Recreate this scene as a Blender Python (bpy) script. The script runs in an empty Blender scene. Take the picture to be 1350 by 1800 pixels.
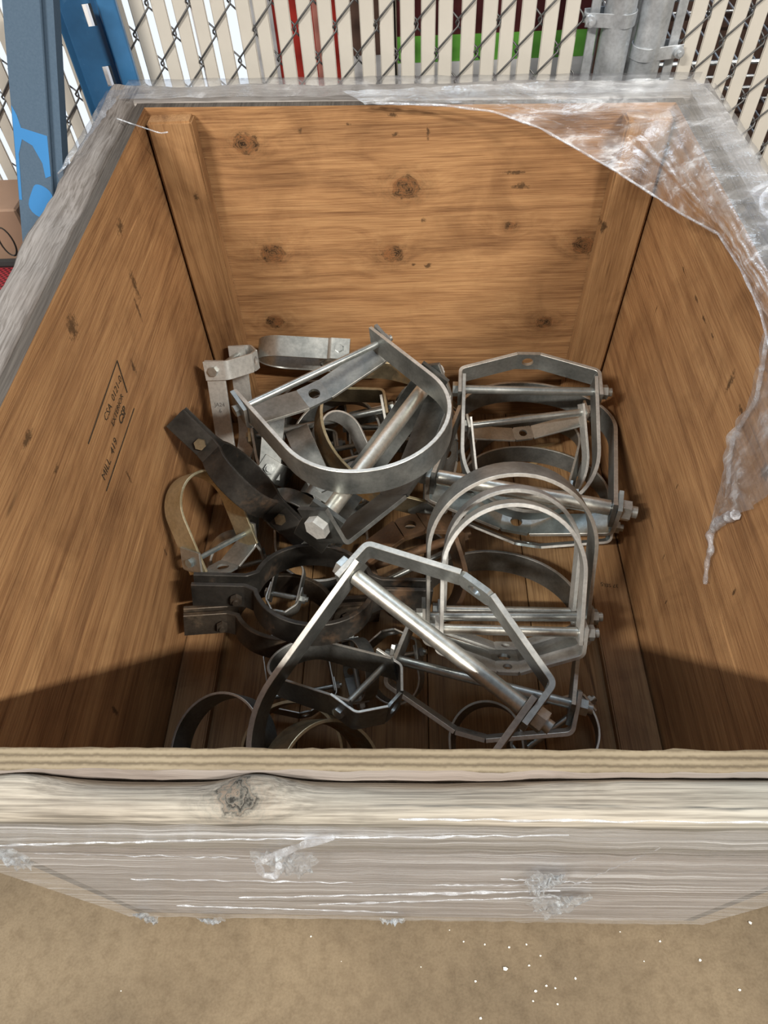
import bpy, bmesh, math, random
from mathutils import Vector, Matrix, noise

random.seed(7)
SC = bpy.context.scene
COL = SC.collection

# ------------------------------------------------------------------ camera
F_PX, CAM_H = 1217.279, 1.52331
PITCH, YAW, ROLL = map(math.radians, (53.13736, -4.33226, -4.11905))
_f = Vector((math.sin(YAW)*math.cos(PITCH), math.cos(YAW)*math.cos(PITCH), -math.sin(PITCH)))
_r = Vector((math.cos(YAW), -math.sin(YAW), 0)); _u = _r.cross(_f)
CR = math.cos(ROLL)*_r + math.sin(ROLL)*_u
CU = -math.sin(ROLL)*_r + math.cos(ROLL)*_u
CF = _f
CO = Vector((0, 0, CAM_H))
cam = bpy.data.objects.new('camera', bpy.data.cameras.new('camera'))
cam.data.sensor_fit = 'HORIZONTAL'; cam.data.sensor_width = 36
cam.data.lens = F_PX/1350*36
cam.data.clip_start = 0.02
_m = Matrix((CR, CU, -CF)).transposed().to_4x4(); _m.translation = CO
cam.matrix_world = _m
COL.objects.link(cam); SC.camera = cam

def unp(px, py, axis, val):
    d = CF + (px-675)/F_PX*CR - (py-900)/F_PX*CU
    return CO + d*((val-CO[axis])/d[axis])

# ------------------------------------------------------------------ world, lights, exposure
W_ = bpy.data.worlds.new('world'); SC.world = W_; W_.use_nodes = True
W_.node_tree.nodes['Background'].inputs[0].default_value = (0.80, 0.90, 1.0, 1)
W_.node_tree.nodes['Background'].inputs[1].default_value = 0.17

def area(name, loc, target, sx, sy, power, col):
    l = bpy.data.lights.new(name, 'AREA'); l.shape = 'RECTANGLE'; l.size = sx; l.size_y = sy
    l.energy = power; l.color = col
    o = bpy.data.objects.new(name, l); COL.objects.link(o); o.location = loc
    o.rotation_euler = (Vector(target)-Vector(loc)).to_track_quat('-Z', 'Y').to_euler()
    return o
# two strip lights hang in one row over the aisle behind the camera
area('ceiling_lamp_right_offscreen', (2.65, -1.80, 4.25), (2.65, 0.7, 0.1), 1.5, 0.11, 345, (1.0, 0.94, 0.85))
area('ceiling_lamp_left_offscreen', (-2.45, -1.80, 4.25), (-2.45, 0.7, 0.1), 1.5, 0.11, 300, (1.0, 0.94, 0.85))
area('daylight_back_offscreen', (-0.6, 3.6, 4.6), (-0.2, 1.6, 0.6), 3.0, 1.6, 85, (0.70, 0.84, 1.0))
SC.view_settings.view_transform = 'Standard'
SC.view_settings.look = 'None'
SC.view_settings.gamma = 1
SC.view_settings.use_curve_mapping = False
SC.view_settings.exposure = -0.08

# ------------------------------------------------------------------ node helpers
def new_mat(name):
    m = bpy.data.materials.new(name); m.use_nodes = True
    nt = m.node_tree; nt.nodes.clear()
    return m, nt
def nd(nt, typ, ins=None, **props):
    n = nt.nodes.new('ShaderNode'+typ)
    for k, v in props.items(): setattr(n, k, v)
    for k, v in (ins or {}).items():
        s = n.inputs[k]
        if isinstance(v, bpy.types.NodeSocket): nt.links.new(v, s)
        else: s.default_value = v
    return n
def ramp(nt, fac, stops):
    n = nd(nt, 'ValToRGB', {'Fac': fac}); e = n.color_ramp.elements
    while len(e) < len(stops): e.new(0.5)
    for el, (p, c) in zip(e, stops):
        el.position = p; el.color = (*c, 1) if len(c) == 3 else c
    return n.outputs['Color']
def mixc(nt, fac, a, b, mode='MIX'):
    n = nd(nt, 'Mix', data_type='RGBA', blend_type=mode)
    for s, v in ((n.inputs[0], fac), (n.inputs[6], a), (n.inputs[7], b)):
        if isinstance(v, bpy.types.NodeSocket): nt.links.new(v, s)
        elif isinstance(v, (int, float)): s.default_value = v
        else: s.default_value = (*v, 1)
    return n.outputs[2]
def math_n(nt, op, a, b=0.0):
    n = nd(nt, 'Math', operation=op)
    for s, v in ((n.inputs[0], a), (n.inputs[1], b)):
        if isinstance(v, bpy.types.NodeSocket): nt.links.new(v, s)
        else: s.default_value = v
    return n.outputs[0]
def coords(nt, scale=(1, 1, 1), loc=(0, 0, 0), src='Object'):
    tc = nd(nt, 'TexCoord')
    return nd(nt, 'Mapping', {'Vector': tc.outputs[src], 'Scale': scale, 'Location': loc}).outputs[0]
def noise_n(nt, vec, scale, detail=4, rough=0.55, dist=0.0):
    return nd(nt, 'TexNoise', {'Vector': vec, 'Scale': scale, 'Detail': detail, 'Roughness': rough, 'Distortion': dist}).outputs[0]
def finish(nt, color, rough=0.6, metal=0.0, bump=None, bstr=0.3, bdist=0.002, spec=0.5, coat=0.0):
    ins = {'Base Color': color if isinstance(color, bpy.types.NodeSocket) else (*color, 1),
           'Roughness': rough, 'Metallic': metal, 'Specular IOR Level': spec, 'Coat Weight': coat}
    if bump is not None:
        ins['Normal'] = nd(nt, 'Bump', {'Height': bump, 'Strength': bstr, 'Distance': bdist}).outputs[0]
    p = nd(nt, 'BsdfPrincipled', ins)
    nd(nt, 'OutputMaterial', {'Surface': p.outputs[0]})

def wood(name, grain, light, mid, dark, knots=(), marks=(), rough=0.62, contrast=1.0, loc=(0, 0, 0), blotch=(0.55, 0.45), across=26):
    """grain: axis index the fibres run along. knots: (a, b, r) in the two other/plane axes given as world points."""
    m, nt = new_mat(name)
    sc = [across]*3; sc[grain] = 1.3
    sf = [330, 330, 330]; sf[grain] = 9
    tc = nd(nt, 'TexCoord').outputs['Object']
    kmin = None
    for (P, r) in knots:
        s = [1/r]*3; s[grain] = 0.8/r
        q = nd(nt, 'VectorMath', {0: tc, 1: tuple(P)}, operation='SUBTRACT').outputs[0]
        q = nd(nt, 'VectorMath', {0: q, 1: tuple(s)}, operation='MULTIPLY').outputs[0]
        d = nd(nt, 'VectorMath', {0: q}, operation='LENGTH').outputs['Value']
        kmin = d if kmin is None else math_n(nt, 'MINIMUM', kmin, d)
    vec = coords(nt, sc, loc)
    if kmin is not None:   # fibres bend around the knots
        w = math_n(nt, 'MULTIPLY', math_n(nt, 'POWER', 2.718, math_n(nt, 'MULTIPLY', kmin, -0.55)), 1.6)
        comb = nd(nt, 'CombineXYZ', {0: w, 1: w, 2: w}).outputs[0]
        vec = nd(nt, 'VectorMath', {0: vec, 1: comb}, operation='ADD').outputs[0]
    n1 = noise_n(nt, vec, 1.0, 6, 0.62, 0.9)
    n2 = noise_n(nt, coords(nt, sf, loc), 1.0, 3, 0.6)
    n3 = noise_n(nt, coords(nt, (1, 1, 1), (3.1, 1.7, .4)), 2.6, 4, 0.55, 0.4)
    k = 0.16*contrast
    c = ramp(nt, n1, [(0.5-k, dark), (0.5, mid), (0.5+k, light)])
    c = mixc(nt, 0.42*contrast, c, ramp(nt, n2, [(0.36, dark), (0.60, light)]))
    c = mixc(nt, 0.55, c, ramp(nt, n3, [(0.30, tuple(x*blotch[1] for x in (1.25, 1.1, 1.0))), (0.62, (1, 1, 1))]), 'MULTIPLY')
    n6 = noise_n(nt, coords(nt, (1, 1, 1), (9, 4, 6)), 5.5, 5, 0.6, 0.8)
    c = mixc(nt, 0.6, c, ramp(nt, n6, [(0.50, (1, 1, 1)), (0.68, (.60, .56, .54))]), 'MULTIPLY')
    # short dark cracks and gouges
    sk = [34, 34, 34]; sk[grain] = 4.5
    n4 = noise_n(nt, coords(nt, sk, (7, 3, 9)), 1.0, 2, 0.5, 0.6)
    c = mixc(nt, ramp(nt, n4, [(0.735, (0, 0, 0)), (0.80, (.75, .75, .75))]), c, tuple(x*0.30 for x in dark))
    # pale scratches
    n5 = noise_n(nt, coords(nt, [60 if i != grain else 2.2 for i in range(3)], (1, 8, 2)), 1.0, 1, 0.5, 0.25)
    c = mixc(nt, ramp(nt, n5, [(0.745, (0, 0, 0)), (0.79, (.45, .45, .45))]), c, tuple(min(1, x*1.5) for x in light))
    if kmin is not None:
        wob = math_n(nt, 'ADD', kmin, math_n(nt, 'MULTIPLY', math_n(nt, 'SUBTRACT', noise_n(nt, tc, 60, 4, 0.65), 0.5), 1.1))
        kf = ramp(nt, math_n(nt, 'MULTIPLY', wob, 0.33), [(0.0, (1, 1, 1)), (0.30, (.95, .95, .95)), (0.37, (.35, .35, .35)), (0.85, (0, 0, 0))])
        kn = math_n(nt, 'ADD', math_n(nt, 'MULTIPLY', noise_n(nt, tc, 60, 4, 0.6), 0.8), math_n(nt, 'MULTIPLY', math_n(nt, 'FRACT', math_n(nt, 'MULTIPLY', wob, 4.3)), 0.22))
        kc = ramp(nt, kn, [(0.34, tuple(x*.12 for x in dark)), (0.46, tuple(x*.34 for x in mid)), (0.62, (mid[0]*.60, mid[1]*.48, mid[2]*.42))])
        c = mixc(nt, kf, c, kc)
    mk = None
    for (P, s, ) in marks:
        q = nd(nt, 'VectorMath', {0: tc, 1: tuple(P)}, operation='SUBTRACT').outputs[0]
        q = nd(nt, 'VectorMath', {0: q, 1: tuple(1/x for x in s)}, operation='MULTIPLY').outputs[0]
        d = nd(nt, 'VectorMath', {0: q}, operation='LENGTH').outputs['Value']
        mk = d if mk is None else math_n(nt, 'MINIMUM', mk, d)
    if mk is not None:
        wob = math_n(nt, 'ADD', mk, math_n(nt, 'MULTIPLY', math_n(nt, 'SUBTRACT', noise_n(nt, tc, 110, 5, 0.75), 0.5), 3.4))
        c = mixc(nt, ramp(nt, wob, [(0.35, (.85, .85, .85)), (1.0, (0, 0, 0))]), c, tuple(x*0.16 for x in mid))
    h = math_n(nt, 'ADD', n2, math_n(nt, 'MULTIPLY', n1, 0.7))
    finish(nt, c, rough, 0, h, 0.4, 0.002, 0.35)
    return m

def metal(name, a, b, rough=(0.28, 0.5), metallic=0.8, scale=14, rust=None, rust_amt=0.55):
    m, nt = new_mat(name)
    v = coords(nt)
    n1 = noise_n(nt, v, scale, 5, 0.6)
    n2 = noise_n(nt, v, 140, 3, 0.6)
    c = mixc(nt, ramp(nt, n1, [(0.32, (0, 0, 0)), (0.68, (1, 1, 1))]), a, b)
    c = mixc(nt, 0.25, c, ramp(nt, n2, [(0.35, (.35, .35, .35)), (0.6, (1, 1, 1))]), 'MULTIPLY')
    r = nd(nt, 'MapRange', {0: n1, 1: .3, 2: .7, 3: rough[0], 4: rough[1]}).outputs[0]
    mt = metallic
    if rust:
        n3 = noise_n(nt, v, 9, 6, 0.68)
        f = ramp(nt, n3, [(rust_amt-.07, (0, 0, 0)), (rust_amt+.07, (1, 1, 1))])
        c = mixc(nt, f, c, mixc(nt, n2, tuple(x*.45 for x in rust), rust))
        r = math_n(nt, 'ADD', r, math_n(nt, 'MULTIPLY', f, 0.3))
        mt = math_n(nt, 'SUBTRACT', metallic, math_n(nt, 'MULTIPLY', f, 0.75*metallic))
    finish(nt, c, r, mt, n2, 0.06, 0.001)
    return m

def paint(name, col, rough=0.45, var=0.25, scale=8, dirt=None):
    m, nt = new_mat(name)
    n1 = noise_n(nt, coords(nt), scale, 5, 0.6)
    c = mixc(nt, ramp(nt, n1, [(0.35, (0, 0, 0)), (0.7, (1, 1, 1))]), tuple(x*(1-var) for x in col), col)
    if dirt:
        n2 = noise_n(nt, coords(nt, (1, 1, 1), (5, 2, 3)), 22, 5, 0.7)
        c = mixc(nt, ramp(nt, n2, [(0.60, (0, 0, 0)), (0.72, (.7, .7, .7))]), c, dirt)
    finish(nt, c, rough, 0, n1, 0.05, 0.002)
    return m

def film(name, base, peak, streak, loc=(0, 0, 0), tint=(0.92, 0.95, 1.0), bs=0.6):
    """clear stretch film: mostly see-through, milky and glossy along its stretch streaks"""
    m, nt = new_mat(name)
    v = coords(nt, streak, loc)
    n1 = noise_n(nt, v, 1.0, 6, 0.65, 0.5)
    n2 = noise_n(nt, coords(nt), 26, 5, 0.6, 1.2)
    fac = ramp(nt, n1, [(0.40, (base,)*3), (0.55, (base+(peak-base)*.25,)*3), (0.66, (peak,)*3)])
    hgt = math_n(nt, 'ADD', n1, math_n(nt, 'MULTIPLY', n2, 0.5))
    bp = nd(nt, 'Bump', {'Height': hgt, 'Strength': bs, 'Distance': 0.006}).outputs[0]
    g = nd(nt, 'BsdfPrincipled', {'Base Color': (*tint, 1), 'Roughness': 0.22, 'Specular IOR Level': 0.7, 'Normal': bp})
    t = nd(nt, 'BsdfTransparent', {'Color': (0.98, 0.985, 1, 1)})
    gl = nd(nt, 'BsdfGlossy', {'Color': (1, 1, 1, 1), 'Roughness': 0.10, 'Normal': bp})
    a = nd(nt, 'MixShader', {0: fac, 1: t.outputs[0], 2: g.outputs[0]})
    fr = nd(nt, 'Fresnel', {'IOR': 1.38, 'Normal': bp})
    b = nd(nt, 'MixShader', {0: math_n(nt, 'MINIMUM', fr.outputs[0], 0.25), 1: a.outputs[0], 2: gl.outputs[0]})
    nd(nt, 'OutputMaterial', {'Surface': b.outputs[0]})
    return m

# ------------------------------------------------------------------ mesh helpers
def sharpen(bm, ang=0.6):
    bmesh.ops.recalc_face_normals(bm, faces=bm.faces)
    for fc in bm.faces: fc.smooth = True
    for e in bm.edges:
        if len(e.link_faces) == 2 and e.calc_face_angle(0) > ang: e.smooth = False
def obj(name, bm, mats, parent=None, smooth=0.6, origin=None):
    """links a bmesh given in world coordinates as one object (vertices kept relative to its parent/origin)"""
    if smooth: sharpen(bm, smooth)
    off = Vector(origin) if origin is not None else (parent.get('_loc') and Vector(parent['_loc']) if parent else None)
    if off: bmesh.ops.translate(bm, verts=bm.verts, vec=-off)
    me = bpy.data.meshes.new(name); bm.to_mesh(me); bm.free()
    for m in (mats if isinstance(mats, (list, tuple)) else [mats]): me.materials.append(m)
    o = bpy.data.objects.new(name, me); COL.objects.link(o)
    if parent: o.parent = parent
    elif off: o.location = off
    return o
def thing(name, label, cat, loc=(0, 0, 0), group=None, kind=None):
    o = bpy.data.objects.new(name, None); COL.objects.link(o); o.location = loc
    o.empty_display_size = 0.05
    o['_loc'] = tuple(loc)
    if label: o['label'] = label
    if cat: o['category'] = cat
    if group: o['group'] = group
    if kind: o['kind'] = kind
    return o
def tag(o, label, cat, group=None, kind=None):
    o['label'] = label; o['category'] = cat
    if group: o['group'] = group
    if kind: o['kind'] = kind
    return o
def hexa(bm, c, mi=None):
    """c: 8 corners, 0-3 one face, 4-7 the opposite one"""
    v = [bm.verts.new(Vector(p)) for p in c]
    for k, idx in enumerate(((0, 1, 2, 3), (7, 6, 5, 4), (0, 4, 5, 1), (1, 5, 6, 2), (2, 6, 7, 3), (3, 7, 4, 0))):
        fc = bm.faces.new([v[i] for i in idx])
        if mi: fc.material_index = mi[k]
    return v
def box(bm, lo, hi):
    x0, y0, z0 = lo; x1, y1, z1 = hi
    return hexa(bm, [(x0, y0, z0), (x1, y0, z0), (x1, y0, z1), (x0, y0, z1), (x0, y1, z0), (x1, y1, z0), (x1, y1, z1), (x0, y1, z1)])
def bevel(bm, w=0.002, seg=1):
    bmesh.ops.bevel(bm, geom=bm.edges[:], offset=w, segments=seg, affect='EDGES', clamp_overlap=True)
def perp(d):
    d = Vector(d).normalized(); a = Vector((0, 0, 1)) if abs(d.z) < .9 else Vector((1, 0, 0))
    u = d.cross(a).normalized(); return u, d.cross(u).normalized()
def cyl(bm, p0, p1, r, n=16, r1=None, caps=True, up=None):
    p0, p1 = Vector(p0), Vector(p1); u, w = perp(p1-p0)
    if up is not None:
        w = (Vector(up)-(p1-p0).normalized()*Vector(up).dot((p1-p0).normalized())).normalized(); u = w.cross((p1-p0).normalized())
    r1 = r if r1 is None else r1
    A = [bm.verts.new(p0+(u*math.cos(a)+w*math.sin(a))*r) for a in [2*math.pi*i/n for i in range(n)]]
    B = [bm.verts.new(p1+(u*math.cos(a)+w*math.sin(a))*r1) for a in [2*math.pi*i/n for i in range(n)]]
    for i in range(n): bm.faces.new((A[i], A[(i+1) % n], B[(i+1) % n], B[i]))
    if caps: bm.faces.new(A[::-1]); bm.faces.new(B)
def tube(bm, pts, r, n=6, caps=True):
    pts = [Vector(p) for p in pts]; rings = []
    u = None
    for i, p in enumerate(pts):
        d = (pts[min(i+1, len(pts)-1)]-pts[max(i-1, 0)]).normalized()
        if u is None: u, _ = perp(d)
        u = (u-d*u.dot(d)).normalized(); w = d.cross(u)
        rr = r(i/(len(pts)-1)) if callable(r) else r
        rings.append([bm.verts.new(p+(u*math.cos(2*math.pi*k/n)+w*math.sin(2*math.pi*k/n))*rr) for k in range(n)])
    for a, b in zip(rings, rings[1:]):
        for k in range(n): bm.faces.new((a[k], a[(k+1) % n], b[(k+1) % n], b[k]))
    if caps: bm.faces.new(rings[0][::-1]); bm.faces.new(rings[-1])
def sweep(bm, path, b, t, o, ex, ez, ey, ch=0.0007, rim=False):
    """flat strap of width b (along ey), thickness t, bent along a 2D path in the ex/ez plane"""
    P = [Vector((p[0], p[1])) for p in path]; n = len(P); st = []
    for i in range(n):
        d0 = (P[i]-P[i-1]).normalized() if i else None
        d1 = (P[i+1]-P[i]).normalized() if i < n-1 else None
        d0 = d0 or d1; d1 = d1 or d0
        tn = (d0+d1).normalized(); nn = Vector((-tn.y, tn.x)); k = 1/max(.35, nn.dot(Vector((-d1.y, d1.x))))
        nn = nn*k
        h, w = t/2, b/2
        sec = [(-h, -w+ch), (-h, w-ch), (-h+ch, w), (h-ch, w), (h, w-ch), (h, -w+ch), (h-ch, -w), (-h+ch, -w)]
        ring = []
        for a, y in sec:
            q = P[i]+nn*a
            ring.append(bm.verts.new(o+ex*q.x+ez*q.y+ey*y))
        st.append(ring)
    for a, c in zip(st, st[1:]):
        for k in range(8):
            fc = bm.faces.new((a[k], a[(k+1) % 8], c[(k+1) % 8], c[k]))
            if rim and k in (1, 2, 3, 5, 6, 7): fc.material_index = 1
    bm.faces.new(st[0][::-1]); bm.faces.new(st[-1])
def fillet(pts, radii, seg=6):
    out = []
    for i, p in enumerate(pts):
        p = Vector(p)
        r = radii[i]
        if i in (0, len(pts)-1) or not r: out.append(p); continue
        a, c = (Vector(pts[i-1])-p), (Vector(pts[i+1])-p)
        la, lc = a.length, c.length; a.normalize(); c.normalize()
        ang = math.acos(max(-1, min(1, a.dot(c))))
        dd = min(r/math.tan(ang/2), la*.45, lc*.45)
        s, e = p+a*dd, p+c*dd
        for k in range(seg+1):
            q = k/seg; out.append((1-q)**2*s+2*q*(1-q)*p+q*q*e)
    return out
def text_mesh(body, p0, along, up, normal, width, mat, parent, name='stamped_text', bold=0.0):
    cu = bpy.data.curves.new(name, 'FONT'); cu.body = body; cu.offset = bold; cu.resolution_u = 2
    to = bpy.data.objects.new(name, cu); COL.objects.link(to)
    bpy.context.view_layer.update()
    me = bpy.data.meshes.new_from_object(to.evaluated_get(bpy.context.evaluated_depsgraph_get()))
    bpy.data.objects.remove(to); bpy.data.curves.remove(cu)
    xs = [v.co.x for v in me.vertices]; s = width/(max(xs)-min(xs)); x0 = min(xs)
    al, upv, nn = Vector(along).normalized(), Vector(up).normalized(), Vector(normal)
    off = Vector(parent.get('_loc', (0, 0, 0)))
    for v in me.vertices: v.co = Vector(p0)+al*(v.co.x-x0)*s+upv*v.co.y*s+nn*0.0012-off
    me.materials.append(mat)
    o = bpy.data.objects.new(name, me); COL.objects.link(o); o.parent = parent
    return o

# ------------------------------------------------------------------ crate dimensions (metres, inner faces)
T = 0.018
XL, XR, YF, YB = -0.5264, 0.4896, 0.1898, 1.4179
XLT, XRT, YBT = -0.5082, 0.4961, 1.4001
ZT, ZBL, ZBR = 0.9354, 0.9479, 0.9214
ZC, ZFL = 0.117, 0.092           # cleat top, crate floor

# ------------------------------------------------------------------ materials
def bk(px, py): return unp(px, py, 1, 1.409)
def lf(px, py): return unp(px, py, 0, -0.516)
def rt(px, py): return unp(px, py, 0, 0.493)
OR_L, OR_M, OR_D = (0.56, 0.325, 0.150), (0.42, 0.222, 0.097), (0.22, 0.106, 0.046)
M = {}
M['ply_back'] = wood('plywood_back', 0, OR_L, OR_M, OR_D,
    knots=[(bk(432, 250), .021), (bk(712, 327), .024), (bk(480, 445), .022), (bk(690, 446), .019), (bk(1027, 430), .021), (bk(957, 567), .017), (bk(484, 566), .017), (bk(898, 395), .010)],
    marks=[(bk(753, 466), (.011, 1, .007)), (bk(727, 464), (.006, 1, .004)), (bk(745, 385), (.007, 1, .006)), (bk(915, 325), (.020, 1, .008)), (bk(528, 226), (.006, 1, .005)), (bk(695, 233), (.007, 1, .005)), (bk(905, 300), (.022, 1, .005)), (bk(752, 230), (.004, 1, .012)), (bk(612, 215), (.005, 1, .004)), (bk(690, 198), (.010, 1, .005))])
M['ply_left'] = wood('plywood_left', 1, OR_L, OR_M, OR_D,
    marks=[(lf(205, 400), (1, .018, .014)), (lf(232, 500), (1, .010, .034)), (lf(240, 545), (1, .006, .026)), (lf(120, 575), (1, .020, .020)), (lf(232, 645), (1, .008, .020)), (lf(226, 838), (1, .004, .018)), (lf(205, 1250), (1, .006, .018)), (lf(294, 970), (1, .004, .013)), (lf(93, 825), (1, .010, .006)), (lf(40, 770), (1, .020, .008))], loc=(2, 5, 1))
M['ply_right'] = wood('plywood_right', 1, OR_L, OR_M, OR_D,
    marks=[(rt(1282, 670), (1, .008, .022)), (rt(1222, 525), (1, .016, .004)), (rt(1200, 475), (1, .012, .003)), (rt(1235, 560), (1, .014, .003)), (rt(1250, 590), (1, .010, .003)), (rt(1300, 720), (1, .010, .005)), (rt(1343, 830), (1, .012, .018)), (rt(1190, 855), (1, .003, .008)), (rt(1168, 978), (1, .003, .010)), (rt(1172, 1058), (1, .003, .009)), (rt(1290, 1040), (1, .004, .010)), (rt(1153, 543), (1, .004, .010))], loc=(4, 1, 7))
M['ply_front'] = wood('plywood_front', 0, OR_L, OR_M, OR_D)
M['post_wood'] = wood('pine_corner_post', 2, (0.48, 0.280, 0.130), (0.365, 0.200, 0.088), (0.20, 0.100, 0.044), contrast=0.9, marks=[(unp(345, 345, 1, 1.365), (.006, 1, .010)), (unp(1062, 400, 1, 1.365), (.008, 1, .016))])
M['cleat_wood'] = wood('pine_floor_cleat', 1, (0.46, 0.275, 0.128), (0.35, 0.195, 0.086), (0.19, 0.096, 0.042))
M['floor_wood'] = wood('crate_floor_ply', 1, (0.44, 0.27, 0.125), (0.31, 0.18, 0.08), (0.15, 0.08, 0.036))
M['floor_wood_light'] = wood('crate_floor_ply_light', 1, (0.48, 0.31, 0.15), (0.36, 0.215, 0.098), (0.20, 0.11, 0.048))
M['grey_wood'] = wood('weathered_rail', 0, (0.37, 0.355, 0.34), (0.26, 0.245, 0.23), (0.11, 0.098, 0.088), rough=0.8, blotch=(.6, .7))
M['grey_wood_y'] = wood('weathered_rail_side', 1, (0.34, 0.325, 0.315), (0.225, 0.208, 0.195), (0.095, 0.082, 0.072), rough=0.8, blotch=(.6, .7))
M['front_rail'] = wood('weathered_front_rail', 0, (0.46, 0.44, 0.385), (0.34, 0.32, 0.275), (0.12, 0.11, 0.092), rough=0.8, contrast=1.2, across=62, knots=[(unp(424, 1402, 2, .93), .016)], blotch=(.8, .85))
M['dark_edge'] = wood('dark_plywood_edge', 1, (0.13, 0.115, 0.10), (0.085, 0.074, 0.064), (0.04, 0.033, 0.028), rough=0.8)
M['outer_ply'] = wood('grey_outer_plywood', 0, (0.47, 0.435, 0.41), (0.40, 0.365, 0.34), (0.31, 0.275, 0.25), contrast=0.6, rough=0.75, blotch=(.8, .85))
def ply_edge():
    m, nt = new_mat('plywood_edge_layers')
    w = nd(nt, 'TexWave', {'Vector': coords(nt), 'Scale': 48.0, 'Distortion': 1.2, 'Detail': 2.0, 'Detail Scale': 4.0}, wave_type='BANDS', bands_direction='Y').outputs[1]
    n = noise_n(nt, coords(nt, (6, 90, 30)), 1, 5, .6)
    c = ramp(nt, w, [(0.0, (.13, .10, .062)), (0.45, (.225, .182, .118)), (1.0, (.285, .235, .16))])
    c = mixc(nt, .45, c, ramp(nt, n, [(0.3, (.35, .28, .2)), (0.6, (1, 1, 1))]), 'MULTIPLY')
    finish(nt, c, .75, 0, n, .35, .003)
    return m
M['ply_edge'] = ply_edge()
M['zinc'] = metal('zinc_plated_steel', (0.40, 0.43, 0.42), (0.62, 0.64, 0.62), (0.26, 0.42))
M['zinc_blue'] = metal('bluish_zinc_steel', (0.36, 0.44, 0.46), (0.56, 0.64, 0.65), (0.28, 0.45))
M['zinc_bright'] = metal('bright_zinc_steel', (0.58, 0.59, 0.57), (0.74, 0.74, 0.71), (0.30, 0.45), metallic=0.45)
M['pipe'] = metal('galvanised_pipe', (0.58, 0.58, 0.53), (0.80, 0.79, 0.72), (0.28, 0.42), metallic=0.88)
M['steel'] = metal('plain_strap_steel', (0.21, 0.225, 0.22), (0.38, 0.39, 0.375), (0.36, 0.52))
M['steel_dark'] = metal('dark_strap_steel', (0.085, 0.092, 0.09), (0.17, 0.175, 0.165), (0.38, 0.55), metallic=0.85)
M['steel_brown'] = metal('brown_tinged_steel', (0.20, 0.16, 0.10), (0.38, 0.31, 0.20), (0.36, 0.55), metallic=0.8, rust=(0.30, 0.16, 0.05), rust_amt=0.58)
M['yellow'] = metal('yellow_zinc_steel', (0.50, 0.43, 0.26), (0.68, 0.62, 0.44), (0.34, 0.5), metallic=0.75)
M['rust'] = metal('rusted_steel', (0.10, 0.065, 0.04), (0.19, 0.115, 0.065), (0.42, 0.6), metallic=0.6, rust=(0.19, 0.095, 0.042), rust_amt=0.5)
M['black_iron'] = metal('black_iron', (0.035, 0.033, 0.030), (0.085, 0.078, 0.068), (0.38, 0.6), metallic=0.6, rust=(0.17, 0.10, 0.055), rust_amt=0.62)
M['black_brown'] = metal('scuffed_iron', (0.075, 0.06, 0.048), (0.16, 0.13, 0.10), (0.38, 0.55), metallic=0.7, rust=(0.26, 0.18, 0.11), rust_amt=0.6)
M['rim'] = metal('sheared_steel_edge', (0.50, 0.50, 0.47), (0.72, 0.71, 0.66), (0.35, 0.5), metallic=0.7)
M['galv'] = metal('galvanised_fence_pipe', (0.48, 0.51, 0.54), (0.66, 0.69, 0.72), (0.32, 0.5), metallic=0.7, scale=22)
M['wire'] = metal('galvanised_wire', (0.10, 0.10, 0.10), (0.22, 0.22, 0.22), (0.45, 0.6), metallic=0.6)
M['slat'] = paint('ivory_vinyl_slat', (0.56, 0.53, 0.475), 0.42, 0.12, 5, dirt=(0.42, 0.39, 0.34))
M['blue'] = paint('blue_rack_paint', (0.045, 0.17, 0.36), 0.35, 0.35, 9, dirt=(0.10, 0.24, 0.42))
M['ink'] = paint('black_stamp_ink', (0.05, 0.035, 0.02), 0.8, 0.3)
M['engrave'] = paint('stamped_letters', (0.22, 0.21, 0.20), 0.6, 0.3)
M['carton'] = paint('brown_carton', (0.30, 0.19, 0.13), 0.75, 0.2, 4)
M['maroon'] = paint('maroon_carton', (0.13, 0.022, 0.025), 0.6, 0.3, 3)
M['brown_carton'] = paint('dark_brown_carton', (0.20, 0.115, 0.085), 0.7, 0.25, 3)
M['red'] = paint('red_carton', (0.62, 0.045, 0.03), 0.5, 0.3, 5)
M['salmon'] = paint('pale_red_plastic', (0.85, 0.35, 0.28), 0.5, 0.25, 5)
M['white_wrap'] = paint('white_wrapped_goods', (0.90, 0.92, 0.95), 0.4, 0.15, 14)
M['green'] = paint('green_label', (0.20, 0.60, 0.09), 0.5, 0.12, 5)
M['white'] = paint('white_print', (0.85, 0.86, 0.88), 0.5, 0.1, 5)
M['black'] = paint('black_plastic', (0.02, 0.02, 0.02), 0.5, 0.2)
M['chip'] = paint('white_chip', (0.86, 0.84, 0.78), 0.7, 0.1)
M['splinter'] = paint('wood_splinter', (0.62, 0.46, 0.24), 0.7, 0.2)
M['film_front'] = film('stretch_film_front', 0.20, 0.97, (2.0, 60, 95), (1, 2, 3))
M['film_drape'] = film('stretch_film_drape', 0.04, 0.55, (9, 26, 48), (4, 2, 8))
M['film_tail'] = film('stretch_film_tail', 0.08, 0.5, (20, 24, 14), (2, 9, 1))
M['film_rail'] = film('stretch_film_rail', 0.05, 0.35, (14, 14, 40), (7, 1, 3))
M['film_clump'] = film('stretch_film_clump', 0.12, 0.75, (60, 60, 60), (0, 1, 5), tint=(0.88, 0.93, 1.0))
M['film_gather'] = film('stretch_film_gather', 0.22, 0.95, (45, 45, 45), (3, 1, 5), tint=(0.80, 0.90, 1.0), bs=1.0)
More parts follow.
